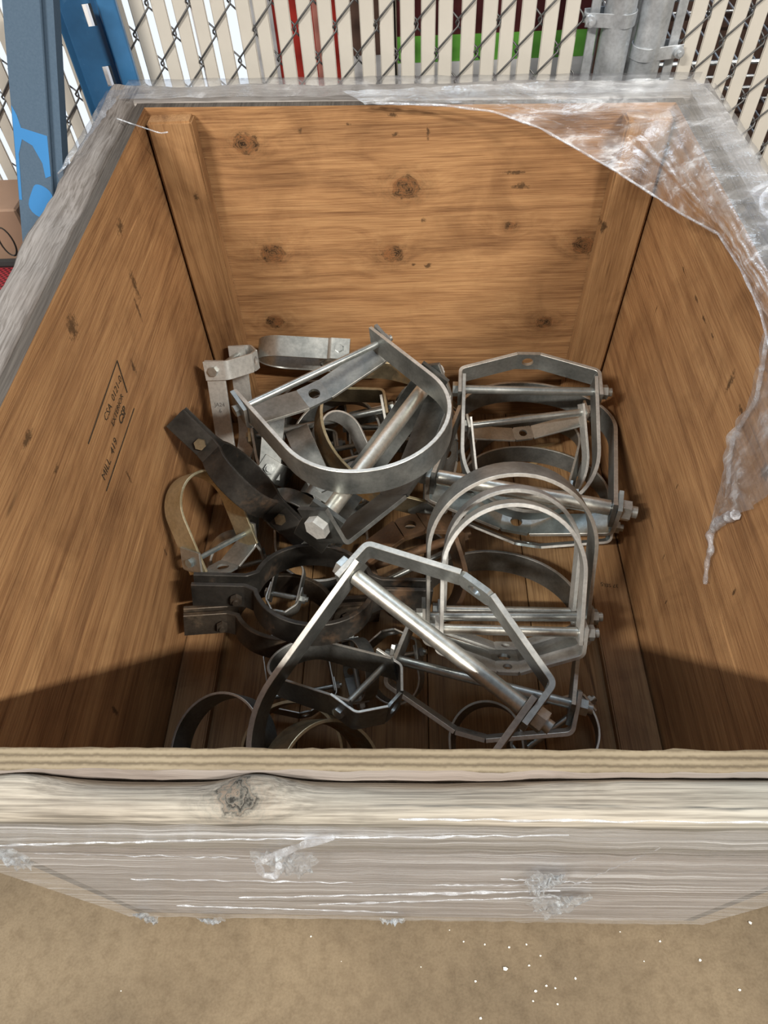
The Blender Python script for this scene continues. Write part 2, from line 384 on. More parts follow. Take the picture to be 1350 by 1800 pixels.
def concrete():
    m, nt = new_mat('dusty_concrete')
    v = coords(nt)
    n1 = noise_n(nt, v, 3.2, 6, .6, .3); n2 = noise_n(nt, v, 42, 5, .65); n3 = noise_n(nt, v, 220, 3, .6)
    c = ramp(nt, n1, [(0.30, (.145, .110, .070)), (0.52, (.200, .153, .098)), (0.72, (.255, .198, .128))])
    c = mixc(nt, .5, c, ramp(nt, n2, [(0.28, (.55, .50, .45)), (0.55, (1, 1, 1))]), 'MULTIPLY')
    c = mixc(nt, .35, c, ramp(nt, n3, [(0.30, (.5, .48, .45)), (0.62, (1.0, 1, 1))]), 'MULTIPLY')
    finish(nt, c, .78, 0, math_n(nt, 'ADD', n3, n2), .22, .003, .3)
    return m
M['concrete'] = concrete()
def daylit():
    m, nt = new_mat('daylight_glow')
    e = nd(nt, 'Emission', {'Color': (.86, .93, 1.0, 1), 'Strength': 1.15})  # even glow that stands in for the daylight beyond the fence
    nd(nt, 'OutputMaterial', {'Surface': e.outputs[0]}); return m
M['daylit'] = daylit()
def leanpaint():
    m, nt = new_mat('grey_blue_beam_paint')
    v = coords(nt)
    n1 = noise_n(nt, v, 260, 2, .5)
    c = mixc(nt, n1, (.055, .090, .135), (.080, .122, .175))
    finish(nt, c, .7, 0, n1, .05, .001, .15)
    return m
M['beam'] = leanpaint()
M['bright_blue'] = paint('bright_blue_spray', (0.03, 0.19, 0.46), 0.8, 0.1)
def mesh_red():
    m, nt = new_mat('red_mesh')
    w = nd(nt, 'TexChecker', {'Vector': coords(nt), 'Scale': 160.0, 'Color1': (.28, .02, .03, 1), 'Color2': (.07, .005, .01, 1)})
    finish(nt, w.outputs[0], .6)
    return m
M['red_mesh'] = mesh_red()

# ------------------------------------------------------------------ ground
bm = bmesh.new(); box(bm, (-4, -3, -0.05), (4, 6, 0))
o = obj('floor', bm, M['concrete'], smooth=0); tag(o, 'dusty tan concrete floor under the crate', 'floor', kind='structure')

# ------------------------------------------------------------------ crate
crate = thing('wooden_crate', 'large open plywood crate with weathered grey rails holding the steel pipe hangers', 'crate')
def panel(name, inner, out, mats, mi):
    bm = bmesh.new(); inn = [Vector(p) for p in inner]
    hexa(bm, inn+[p+Vector(out) for p in inn], mi)
    return obj(name, bm, mats, crate, smooth=0)
# faces order in hexa: inner, outer, bottom(0-1), side(1-2), top(2-3), side(3-0)
Z0 = 0.012
def low(x, y): return (x, y, Z0)
bp = panel('back_panel', [low(XL, YB), low(XR, YB), (XRT, YBT, ZBR), (XLT, YBT, ZBL)], (0, T, 0), [M['ply_back'], M['dark_edge'], M['outer_ply']], [0, 2, 1, 1, 1, 1])
lp = panel('left_panel', [low(XL, YF-T), low(XL, YB+T), (XLT, YBT+T, ZBL), (XLT, YF-T, ZT)], (-T, 0, 0), [M['ply_left'], M['dark_edge'], M['outer_ply']], [0, 2, 1, 1, 1, 1])
rp = panel('right_panel', [low(XR, YF-T), low(XR, YB+T), (XRT, YBT+T, ZBR), (XRT, YF-T, ZT)], (T, 0, 0), [M['ply_right'], M['dark_edge'], M['outer_ply']], [0, 2, 1, 1, 1, 1])
# front panel with a slightly ragged top edge
bm = bmesh.new(); n = 120; rows = []
for i in range(n+1):
    s = i/n
    xa, xb = XL+(XR-XL)*s, XLT+(XRT-XLT)*s
    rg = 0.0016*noise.noise(Vector((xb*30, 1, 2)))+0.0008*noise.noise(Vector((xb*140, 4, 2)))
    rg2 = 0.0030*noise.noise(Vector((xb*24, 7, 2)))+0.0010*noise.noise(Vector((xb*110, 4, 9)))
    rows.append([bm.verts.new(p) for p in ((xa, YF, Z0), (xb, YF+rg, ZT), (xb, YF-T+rg2, ZT-0.0008+rg), (xa, YF-T, Z0))])
for a, b in zip(rows, rows[1:]):
    for k, mi in enumerate((0, 1, 2, 3)):
        fc = bm.faces.new((a[k], b[k], b[(k+1) % 4], a[(k+1) % 4])); fc.material_index = mi if mi < 3 else 2
bm.faces.new(rows[0]); bm.faces.new(rows[-1][::-1])
obj('front_panel', bm, [M['ply_front'], M['ply_edge'], M['outer_ply']], crate)
# bottom boards and cleats
nb = 4; x = XL
for i in range(nb):
    x1 = XL+(XR-XL)*(.27, .54, .775, 1)[i]
    bm = bmesh.new(); box(bm, (x+.001, YF+.001, ZFL-0.02), (x1-.001, YB-.001, ZFL+(0, .001, 0, .001)[i])); bevel(bm, .0015)
    obj('floor_board', bm, M['floor_wood_light' if i == 3 else 'floor_wood'], crate); x = x1
for s in range(3):
    xx = XL+.02+s*(XR-XL-.04-.09)/2
    bm = bmesh.new(); box(bm, (xx, YF+.002, 0.0), (xx+.09, YB-.002, ZFL-.02)); bevel(bm, .002)
    obj('skid', bm, M['cleat_wood'], crate)
for xa, xb in ((XL+.004, XL+.088), (XR-.088, XR-.004)):
    bm = bmesh.new(); box(bm, (xa, YF+.002, ZFL), (xb, YB-.04, ZC)); bevel(bm, .003, 2)
    obj('floor_cleat', bm, M['cleat_wood'], crate)
# corner posts
def corner_post(xa_b, xb_b, xa_t, xb_t, zt):
    bm = bmesh.new(); d = .038
    hexa(bm, [(xa_b, YB-d, ZFL), (xb_b, YB-d, ZFL), (xb_t, YBT-d, zt), (xa_t, YBT-d, zt), (xa_b, YB-.0005, ZFL), (xb_b, YB-.0005, ZFL), (xb_t, YBT-.0005, zt), (xa_t, YBT-.0005, zt)])
    bevel(bm, .004, 2); obj('corner_post', bm, M['post_wood'], crate)
corner_post(XL+.007, XL+.094, XLT+.007, XLT+.094, ZBL-.012)
corner_post(XR-.094, XR-.006, XRT-.094, XRT-.006, ZBR-.012)
for sx, xs in ((1, XLT), (-1, XRT)):   # front posts, against the front panel
    bm = bmesh.new(); xa, xb = sorted((xs+sx*.022, xs+sx*.06))
    box(bm, (xa, YF+.0005, ZC), (xb, YF+.03, .60)); bevel(bm, .004, 2); obj('corner_post', bm, M['post_wood'], crate)

def rail(name, p0, p1, wdir, w, h, mat, seed, rough=.004, wane=None, seg=90):
    """weathered 2x4 rail: p0->p1 along its inner top edge, wdir outward; rounded worn edges"""
    bm = bmesh.new(); p0, p1, wd = Vector(p0), Vector(p1), Vector(wdir)
    prof = []   # (across 0..1, down 0..1)
    R = .012
    for a in (0, .02, .10, .25, .45, .65, .82, .94, 1): prof.append((a, 0))
    for b in (.06, .3, .65, 1): prof.append((1, b))
    prof += [(.5, 1), (0, 1), (0, .6), (0, .25), (0, .06)]
    rings = []
    for i in range(seg+1):
        s = i/seg; c = p0.lerp(p1, s); ring = []
        for (a, b) in prof:
            q = c+wd*(a*w)+Vector((0, 0, -b*h))
            ea = min(a, 1-a)*w
            if b == 0 and ea < R: q.z -= R*(1-math.sqrt(max(0, 1-(1-ea/R)**2)))*.75
            if a in (0, 1) and 0 < b < .1: q += wd*(.001 if a == 0 else -.001)
            nz = noise.noise(Vector((c.x*7+seed, c.y*7, a*1.5)))*rough+noise.noise(Vector((c.x*31+seed, c.y*31, a*4)))*rough*.35
            if b < .5: q.z += nz
            q += wd*(noise.noise(Vector((c.x*9, c.y*9+seed, b*2)))*rough*.6)*(1 if a == 1 else .0)
            if wane and b < .5: q.z -= wane(c, a, b)
            ring.append(bm.verts.new(q))
        rings.append(ring)
    k = len(prof)
    for A, B in zip(rings, rings[1:]):
        for j in range(k): bm.faces.new((A[j], A[(j+1) % k], B[(j+1) % k], B[j]))
    bm.faces.new(rings[0]); bm.faces.new(rings[-1][::-1])
    return obj(name, bm, mat, crate, smooth=.9)
def front_wane(c, a, b):
    def g(x0, s): return math.exp(-((c.x-x0)/s)**2)
    # px 30 -> x -0.33 , px 430 -> x -0.135
    d = .021*(1-g(-.34, .045))*(1-g(-.135, .030))*(1 if c.x < .02 else max(.25, 1-(c.x-.02)*5))
    return d*max(0, 1-a*1.5)**1.3*(1 if b == 0 else 1)-.006*g(-.135, .03)*(1-abs(a-.35))
rail('front_rail', (XLT-.075, YF-T-.0025, ZT+.001), (XRT+.075, YF-T-.0025, ZT+.001), (0, -1, 0), .038, .105, M['front_rail'], 3, .0022, front_wane, 160)
rail('left_rail', (XLT-T-.008, YF-.055, ZT+.002), (XLT-T-.008, YBT+.085, ZBL+.004), (-1, 0, 0), .062, .090, M['grey_wood_y'], 11, .010)
rail('right_rail', (XRT+T+.016, YF-.055, ZT+.002), (XRT+T+.016, YBT+.060, ZBR+.006), (1, 0, 0), .048, .090, M['grey_wood_y'], 23, .004)
rail('back_rail', (XLT-.078, YBT+T+.003, ZBL+.002), (XRT+.055, YBT+T+.003, ZBR+.002), (0, 1, 0), .080, .090, M['grey_wood'], 31, .005)
# front lower rail hidden by the wrap
# printed mill stamp on the left panel
along, upv = Vector((0, 1, 0)), Vector((.019, 0, 1)).normalized()
def stamp(body, a, b, bold=0.0):
    p, q_ = lf(*a), lf(*b)
    k = (p.z-Z0)/(ZT-Z0); p.x = XL+(XLT-XL)*k
    q_.x = p.x
    d = q_-p
    text_mesh(body, p, d, d.cross(Vector((-1, 0, 0))) if False else Vector((0, -d.z, d.y)), (1, 0, 0), d.length, M['ink'], crate, 'printed_stamp', bold)
stamp('EXTERIOR', (196, 750), (213, 697))
stamp('CSP', (210, 748), (219, 722), .02)
stamp('MILL  419', (181, 845), (203, 777))
stamp('CSA  0121-0', (183, 742), (210, 668))
def wall_line(a, b, w=.0022):
    p, q_ = lf(*a), lf(*b)
    for v in (p, q_): v.x = XL+(XLT-XL)*((v.z-Z0)/(ZT-Z0))+.0008
    d = (q_-p).normalized(); s = Vector((0, -d.z, d.y))*w/2
    bm = bmesh.new(); hexa(bm, [p-s, q_-s, q_+s, p+s]+[v+Vector((.0006, 0, 0)) for v in (p-s, q_-s, q_+s, p+s)])
    obj('printed_frame_line', bm, M['ink'], crate, smooth=0)
wall_line((201, 634), (150, 780)); wall_line((233, 718), (184, 863)); wall_line((201, 634), (220, 690), .003)
pc = unp(1092, 1034, 2, ZC)
text_mesh('37 SEL', unp(1086, 1028, 2, ZC), (-1, .1, 0), (-.1, -1, 0), (0, 0, 1), .034, M['ink'], crate, 'printed_stamp')
text_mesh('5', unp(1060, 1024, 2, ZC), (-1, .1, 0), (-.1, -1, 0), (0, 0, 1), .006, M['ink'], crate, 'printed_stamp')

# ------------------------------------------------------------------ chain link fence with privacy slats
FY = 1.585; PITCHX, RISE = .0402, .0525
def gx(px, py): return unp(px, py, 1, FY).x
slat_bm = bmesh.new()
sw = .0285
path = fillet([(-sw/2, .003), (-sw/2+.002, 0), (sw/2-.002, 0), (sw/2, .003)], [0, 0, 0, 0])
box(slat_bm, (-sw/2, -.0022, 0.05), (sw/2, .0022, 1.42)); bevel(slat_bm, .0018, 2)
slat_me = None
NW = 26
wire_pts = []
for k in range(NW):
    z = .06+k*RISE
    x = 0 if k % 2 == 0 else PITCHX
    sgn = 1 if k % 2 == 0 else -1
    # turning point: the wire hooks around its neighbour
    wire_pts += [(x-sgn*.0012, .0052, z-.005), (x-sgn*.0030, 0.001, z), (x-sgn*.0012, -.0052, z+.005)] if sgn == 1 else [(x+.0012, -.0052, z-.005), (x+.0030, -.001, z), (x+.0012, .0052, z+.005)]
wire_bm = bmesh.new(); tube(wire_bm, wire_pts, .0019, 6)
sharpen(wire_bm, 2.0)
wire_me = bpy.data.meshes.new('wire'); wire_bm.to_mesh(wire_me); wire_bm.free(); wire_me.materials.append(M['wire'])
sharpen(slat_bm, .6)
slat_me = bpy.data.meshes.new('slat'); slat_bm.to_mesh(slat_me); slat_bm.free(); slat_me.materials.append(M['slat'])
def fence(label, xs, xe, ref):
    root = thing('chain_link_fence', label, 'fence', (ref, FY, 0))
    i0 = math.ceil((xs-ref)/PITCHX); i1 = math.floor((xe-ref)/PITCHX)
    for i in range(i0, i1):
        w = bpy.data.objects.new('wire', wire_me); COL.objects.link(w); w.parent = root
        w.location = (i*PITCHX, 0, RISE*(i % 2))
        s = bpy.data.objects.new('slat', slat_me); COL.objects.link(s); s.parent = root
        s.location = (i*PITCHX+PITCHX/2+random.uniform(-.0012, .0012), 0, random.uniform(-.01, .01))
        s.rotation_euler = (0, random.uniform(-.004, .004), random.uniform(-.05, .05))
    return root
P1T, P1B = unp(1090, 0, 1, FY), unp(1072, 130, 1, FY)
P2T = unp(1160, 0, 1, FY)
p1x, p2x = (P1T.x+P1B.x)/2, P2T.x-.002
fl = fence('chain link fence with ivory vinyl slats between blue rack upright and steel posts', -2.2, p1x-.055, gx(445, 40))
fr = fence('chain link fence with ivory vinyl slats beside the right rail of the crate', p2x+.055, 2.3, gx(1236, 60))
def post(x, root, zband, side):
    L = Vector(root['_loc'])
    bm = bmesh.new(); cyl(bm, (x, FY, 0), (x, FY, 1.9), .0300, 28); obj('post', bm, M['galv'], root)
    bm = bmesh.new(); box(bm, (x+side*.048-.009, FY-.004, .06), (x+side*.048+.009, FY+.002, 1.45)); bevel(bm, .001); obj('tension_bar', bm, M['galv'], root)
    for zb in zband:
        bm = bmesh.new()
        pth = [(math.cos(a)*.0318, math.sin(a)*.0318) for a in [math.radians(-90+side*(-1)*0+k*12) for k in range(0, 1)]]
        pts = []
        for k in range(17):
            a = math.pi/2+side*0+k*math.pi/16
            pts.append((math.cos(a)*.0318*side, math.sin(a)*.0318))
        pts = [(side*.066, .012)]+[(side*.028, .020)]+pts[1:-1]+[(side*.028, -.020), (side*.066, -.012)]
        sweep(bm, pts, .024, .0028, Vector((x, FY, zb)), Vector((1, 0, 0)), Vector((0, 1, 0)), Vector((0, 0, 1)))
        bd = obj('clamp_band', bm, M['galv'], root)
        bm = bmesh.new(); cyl(bm, (x+side*.058, FY-.030, zb), (x+side*.058, FY+.02, zb), .0045, 10); cyl(bm, (x+side*.058, FY-.024, zb), (x+side*.058, FY-.014, zb), .0095, 16, .0105)
        obj('bolt', bm, M['galv'], bd)
        bd2 = bpy.data.objects
post(p1x, fl, [unp(1070, 40, 1, FY-.03).z, .45], -1)
post(p2x, fr, [unp(1150, 98, 1, FY-.03).z, .45], 1)
for o in bpy.data.objects:
    if o.name.startswith('bolt') and o.parent and o.parent.name.startswith('clamp_band'):
        # bolt vertices were written relative to the world; make them relative to the fence
        off = Vector(o.parent.parent['_loc'])
        for v in o.data.vertices: v.co -= off

# ------------------------------------------------------------------ blue rack members
up_ = unp(140, 0, 1, 1.53); UX = up_.x
rk = thing('rack_upright', 'dark blue slotted pallet rack upright between the fence and the crate corner', 'rack upright', (UX, 1.53, 0))
def chan(bm, pts, z0, z1, t=.0025):
    sweep(bm, pts, z1-z0, t, Vector((UX, 1.53, (z0+z1)/2)), Vector((math.cos(.25), math.sin(.25), 0)), Vector((-math.sin(.25), math.cos(.25), 0)), Vector((0, 0, 1)), .0004)
bm = bmesh.new()
chan(bm, fillet([(-.046, -.032), (-.046, .030), (-.004, .030)], [0, .004, 0]), 0, 1.9)
obj('left_flange', bm, M['blue'], rk)
bm = bmesh.new()
chan(bm, fillet([(.014, .030), (.024, .030), (.030, -.004), (.062, -.008), (.062, .020)], [0, .004, .004, .004, 0]), 0, 1.9)
obj('right_flange', bm, M['blue'], rk)
z = .0
while z < 1.86:          # web between the slots
    bm = bmesh.new(); chan(bm, [(-.004, .030), (.014, .030)], z, min(z+.070, 1.9)); obj('web_plate', bm, M['blue'], rk)
    z += .107
bm = bmesh.new(); box(bm, (UX-.07, 1.48, 0), (UX+.08, 1.575, .006)); obj('foot_plate', bm, M['blue'], rk, smooth=0)

Pb, Pt = unp(74, 432, 1, 1.24), unp(42, 0, 1, 1.42)
d = (Pt-Pb).normalized(); base = Pb-d*((Pb.z)/d.z); top = Pt+d*.04; LEN = (top-base).length
lb = thing('rack_crossmember', 'grey blue steel rack crossmember with bright blue spray patches leaning beside the crate', 'rack part', base)
side = d.cross(Vector((0, -1, 0))).normalized(); side = side if side.x > 0 else -side
nrm = side.cross(d).normalized(); nrm = nrm if nrm.y < 0 else -nrm
bm = bmesh.new()
prof = [(-.037, 0), (.026, 0), (.028, -.002), (.028, -.010), (.045, -.012), (.045, -.045), (-.037, -.045)]
def lbp(a, b, s): return base+d*s+side*a+nrm*b
sec = [[bm.verts.new(lbp(a, b, s)) for a, b in prof] for s in (.0, LEN)]
for k in range(len(prof)): bm.faces.new((sec[0][k], sec[0][(k+1) % len(prof)], sec[1][(k+1) % len(prof)], sec[1][k]))
bm.faces.new(sec[0][::-1]); bm.faces.new(sec[1])
obj('steel_section', bm, M['beam'], lb, smooth=.4)
def patch(s0, blob):
    bm = bmesh.new(); vs = [bm.verts.new(lbp(a, .0006, s0+b)) for a, b in blob]; bm.faces.new(vs)
    obj('paint_patch', bm, M['bright_blue'], lb, smooth=0)
sb = (Pb-base).length
blob = [(.004+.022*math.cos(t)*1.0+.003*math.sin(3*t), .030*math.sin(t)) for t in [k*2*math.pi/24 for k in range(24)]]
patch(sb+.082, blob)
patch(sb+.18, [(-.036, -.10), (-.036, .06), (-.028, .045), (-.022, .025), (.024, .018), (.026, -.05), (.016, -.055), (.012, -.030), (-.004, -.002), (-.022, .006), (-.030, -.02), (-.031, -.10)])

# carton and red basket left of the crate
cb = thing('cardboard_carton', 'plain brown cardboard carton by the fence left of the leaning beam', 'carton', (-1.115, 1.4925, 0))
bm = bmesh.new(); box(bm, (-1.36, 1.425, 0), (-.87, 1.560, .74)); bevel(bm, .004); obj('carton_body', bm, M['carton'], cb)
bm = bmesh.new(); tube(bm, [Vector((-.925+.016*math.sin(t), 1.424, .665+.035*math.cos(t))) for t in [k*2*math.pi/20 for k in range(21)]], .0015, 6); obj('cord_loop', bm, M['black'], cb)
rbk = thing('mesh_basket', 'dark red mesh basket with a black rim beside the left rail', 'basket', (-1.075, 1.26, 0))
bm = bmesh.new(); box(bm, (-1.25, 1.12, 0), (-.90, 1.40, .62)); bevel(bm, .006); obj('basket_body', bm, M['red_mesh'], rbk)
bm = bmesh.new()
tube(bm, [(-1.25, 1.12, .625), (-.90, 1.12, .625), (-.90, 1.40, .625), (-1.25, 1.40, .625), (-1.25, 1.12, .625)], .012, 8); obj('rim', bm, M['black'], rbk)

# ------------------------------------------------------------------ goods behind the fence
def goods(name, label, cat, x0, x1, y0, y1, z1, mat, group=None):
    t_ = thing(name, label, cat, ((x0+x1)/2, (y0+y1)/2, 0), group)
    bm = bmesh.new(); box(bm, (x0, y0, 0), (x1, y1, z1)); bevel(bm, .004); obj('body', bm, mat, t_)
    return t_
YG = 1.76
def gxy(px, py): return unp(px, py, 1, YG)
xa = gxy(438, 60).x
bm = bmesh.new(); box(bm, (-3.2, 2.60, 0), (-.30, 2.64, 2.6))  # glowing panel added to make the left fence gaps bright like daylight
o = obj('glow_panel_1', bm, M['daylit'], smooth=0); tag(o, 'added glowing panel standing in for daylight seen through the fence gaps', 'glow_panel', kind='structure')
for k in range(9):  # white bars added across the glowing panel
    bm = bmesh.new(); c = -3.2+k*.36; box(bm, (c-.015, 2.58, 0), (c+.015, 2.60, 2.6)); f_ = obj('glow_panel_bar', bm, M['white'], o, smooth=0)
x1 = gxy(592, 60).x
t_ = goods('red_carton', 'red and white carton stack behind the fence next to the glowing panel', 'carton', xa+.012, gxy(600, 60).x, YG, YG+.4, 1.3, M['red'])
for px in (452, 478, 500, 532, 558, 576):
    bm = bmesh.new(); c = gxy(px, 60).x; box(bm, (c-.006, YG-.003, 0.02), (c+.008, YG-.0005, 1.28)); obj('pale_stripe', bm, M['salmon'] if px in (500, 532, 558) else M['white'], t_, smooth=0)
x2 = gxy(690, 60).x
t_ = goods('brown_carton', 'dull brown carton with a white lower band behind the fence', 'carton', gxy(606, 60).x, x2, YG, YG+.4, 1.3, M['brown_carton'])
bm = bmesh.new(); box(bm, (gxy(606, 60).x, YG-.003, .2), (x2, YG-.0005, gxy(650, 97).z)); obj('white_band', bm, M['white'], t_, smooth=0)
x3 = gxy(1048, 60).x
t_ = goods('maroon_carton', 'dark maroon carton with a green and white band behind the fence', 'carton', x2+.01, x3, YG, YG+.4, 1.3, M['maroon'])
zg1, zg0 = gxy(760, 62).z, gxy(760, 108).z
bm = bmesh.new(); box(bm, (x2+.01, YG-.003, zg0), (x3, YG-.0005, zg1)); obj('green_band', bm, M['green'], t_, smooth=0)
bm = bmesh.new(); box(bm, (x2+.01, YG-.003, .5), (x3, YG-.0005, zg0-.0005)); obj('white_band', bm, M['white'], t_, smooth=0)
# wire shelving behind the right fence
sh = thing('wire_shelving', 'chrome wire shelving unit behind the fence beside the steel posts', 'shelving', (x3+.55, YG+.25, 0))
for zz in (.35, .62, .84):
    bm = bmesh.new()
    for yy in (YG+.02, YG+.42): tube(bm, [(x3+.09, yy, zz), (x3+1.0, yy, zz)], .005, 6); tube(bm, [(x3+.09, yy, zz-.03), (x3+1.0, yy, zz-.03)], .003, 6)
    for k in range(24): xx = x3+.1+k*.039; tube(bm, [(xx, YG+.02, zz+.004), (xx, YG+.42, zz+.004)], .0025, 5)
    obj('wire_shelf', bm, M['galv'], sh)
for xx in (x3+.09, x3+1.0):
    for yy in (YG+.02, YG+.42):
        bm = bmesh.new(); cyl(bm, (xx, yy, 0), (xx, yy, 1.5), .0125, 12); obj('shelf_post', bm, M['galv'], sh)
t_ = goods('dark_carton', 'dark brown carton behind the wire shelving', 'carton', x3+.03, x3+1.1, YG+.5, YG+.9, 1.0, M['brown_carton'])

# ------------------------------------------------------------------ pipe hangers
REPORT = []
SOLVE = []
ADJ = {
    'h0': (2e-05, 7e-05, -7e-05, -0, 0, 0, 5e-05, -0),
    'h1': (0.00246, 0.02385, -0.02893, -0.001, 0.00142, -0.0048, -0.0182, 0.01042),
    'h2': (0.00055, 0.00242, -0.00248, 0.0021, 0, 0.00071, -0.00137, -0.01007),
    'h3': (-0.05403, 0.05362, 0.03248, -0.0904, -0.2479, -0.2362, 1.409, -0.1439),
    'h4': (-0.00052, -0.00227, 0.00275, 0.0073, 0.00569, 0.0042, 0.00534, -0.00083),
    'h5': (-0.00367, -0.01039, 0.01365, 0.01653, 0.01148, 0.02307, 0.00595, -0.00626),
    'h6': (0.01245, 0.04604, -0.07124, -0.01843, 0.03602, 0.01391, -0.00333, -0.08214),
    'h7': (0.0001, -0.00011, 0.00011, -0.00234, 0.00106, 8e-05, -0.00036, -0.00083),
    'h9': (0.01192, 0.01917, -0.05472, 0.00692, -0.01708, -0.00506, -0.0563, 0.02252),
    'h10': (0.00989, -0.02883, 0.098, -0.4221, -0.1447, -0.1631, 0.03607, 0.04604),
    'h11': (-0.00346, 0.00254, -0.00744, -0.1865, -0.00155, 0.03436, 0.0243, -0.1305),
    'h12': (0.01553, -0.06807, 0.11, -0.4192, 0.6392, 0.3449, -0.1887, -0.1032),
    'h13': (0.00503, -0.01346, 0.03648, -0.2464, -0.293, -0.1532, -0.00612, 0.2717),
    'h14': (0.00575, -0.08282, 0.06749, -0.1382, -0.08945, -0.03449, 0.2492, 0.06161),
    'h15': (0.01847, -0.0789, 0.1218, -0.02883, 0.1078, 0.06144, 0.1187, -0.1486),
    'h16': (-0.01273, 0.04862, -0.05395, 0.05221, 0.01021, 0.01756, -0.0376, -0.05758),
    'h17': (-0.01228, -0.01994, 0.00929, 0.06301, -0.1446, -0.1162, -0.03733, -0.2882),
    'h18': (-0.00058, 0.00163, -0.00142, -0.00328, -0.0022, 0.00257, 0.00104, -0),
    'h19': (0.00019, -0.0013, 0.00116, -0.00068, -0, -0.0003, -0, -0.00017),
    'h20': (-0.00146, 0.01277, -0.01317, -0.00882, -0.03699, -0.01418, -0.00785, -0.0029),
    'h21': (0.00318, -0.09522, -0.05998, 1.724, -0.2584, 0.1619, 0.03811, -0.0731),
    'h22': (0.00294, 0.01088, -0.01286, -0.1001, 0.00827, -0.0472, 0.05342, 0.00711),
    'h23': (-0.01898, -0.05351, 0.0234, -0.4336, -0.3008, -0.1769, 0.4657, 0.2017),
    'h24': (0.03217, 0.00325, -0.09035, 0.00158, -1.936, 0.8001, -0.1228, -0.01135),
    'h25': (-0.00298, 0.1042, -0.01591, -0.1387, -0.02171, 0.1031, 0.06025, -0.00084),
    'h26': (0.00216, 0.00132, -0.01407, -0.00909, 0.01235, 0.02284, 0.08943, 0.0115),
    'h27': (0.001, 0.00707, -0.00183, -0.0207, 0.1062, -0.03347, 0.06419, -0.00825),
    'h28': (-0.02653, 0.03106, 0.0003, -0.09963, -3.017, 1.256, -0.2752, 2.245),
    'h29': (-0.05362, 0.2203, -0.06039, -1.94, 0.07767, 0.2021, 0.0012, -0.1636),
    'h30': (0.01655, -0.09368, 0.02386, -0.6439, 0.8606, -0.1813, 0.8772, -0.07187),
    'h31': (-0.05537, -0.1601, 0.09427, -0.2514, 1.356, 0.4136, 2.693, 0.04435),
    'h32': (-0.04064, 0.04685, 0.02139, -0.1018, -0.1332, 0.2296, 0.03265, -0.1371),
    'h33': (-0.01459, 0.0967, -0.01629, 0.8665, 0.07923, -0.184, -0.03888, 0.00787),
    'h34': (-0.0021, 0.00399, -0.00517, -0.00386, -0.00201, -0.00346, -0.00849, -0.00155),
    'h35': (-0.02964, 0.06799, -0.1024, -0.1847, -0.02505, 0.02511, 0.01101, -0.0052),
    'h36': (-0.00557, 0.01322, -0.0226, 0.06734, 0.06369, -0.00397, 0.01706, -0.00087),
    'h37': (0.01941, 0.00866, 0.00774, 0.6252, -1.27, -0.313, 0.03694, -0.3298),
    'h38': (-0.00414, 0.00979, -0.02178, -0.00912, 0.1276, 0.02761, -0.01518, 0.01782),
    'h39': (0.00143, -0.01004, 0.00894, 0.2006, -0.2972, 0.02913, -0.03855, -0.06997),
    'h40': (-0.00756, 0.03759, -0.05474, -0.3555, -0.6794, -0.44, 0.07297, 0.05003),
    'h41': (0.00224, 0.00389, -0.00576, 0.03259, -0.06484, -0.00643, -0.04716, -0.00428),
    'c0': (-0.00013, 0.00044, -0.00075, -0, 0, 0, 0, 0),
    'c1': (-0.01011, 0.02379, -0.02671, 0.02958, -0.01568, -0.01989, 0, 0),
    'c2': (-0.00127, 0.00496, -0.0081, 0.0125, 0.01448, 0.00377, 0, 0)}   # small shifts, turns and hinge angles that keep the straps from cutting through each other
def adjust(key):
    a_ = ADJ.get(key, (0,)*8)
    rv = Vector(a_[3:6])
    return Vector(a_[:3]), (Matrix.Rotation(rv.length, 3, rv) if rv.length > 1e-9 else Matrix.Identity(3)), a_[6], a_[7]
RIM = {'rust': 'rust', 'steel_brown': 'yellow', 'steel_dark': 'steel', 'zinc_bright': 'zinc_bright', 'yellow': 'yellow'}
def P3(s):
    if isinstance(s, Vector): return s
    return unp(s[0], s[1], 2, s[2])
def hexnut(bm, p, ax, r, h, spin):
    cyl(bm, p, p+ax*h, r, 6, up=spin)
def ring_mats(m): return M[m] if isinstance(m, str) else m
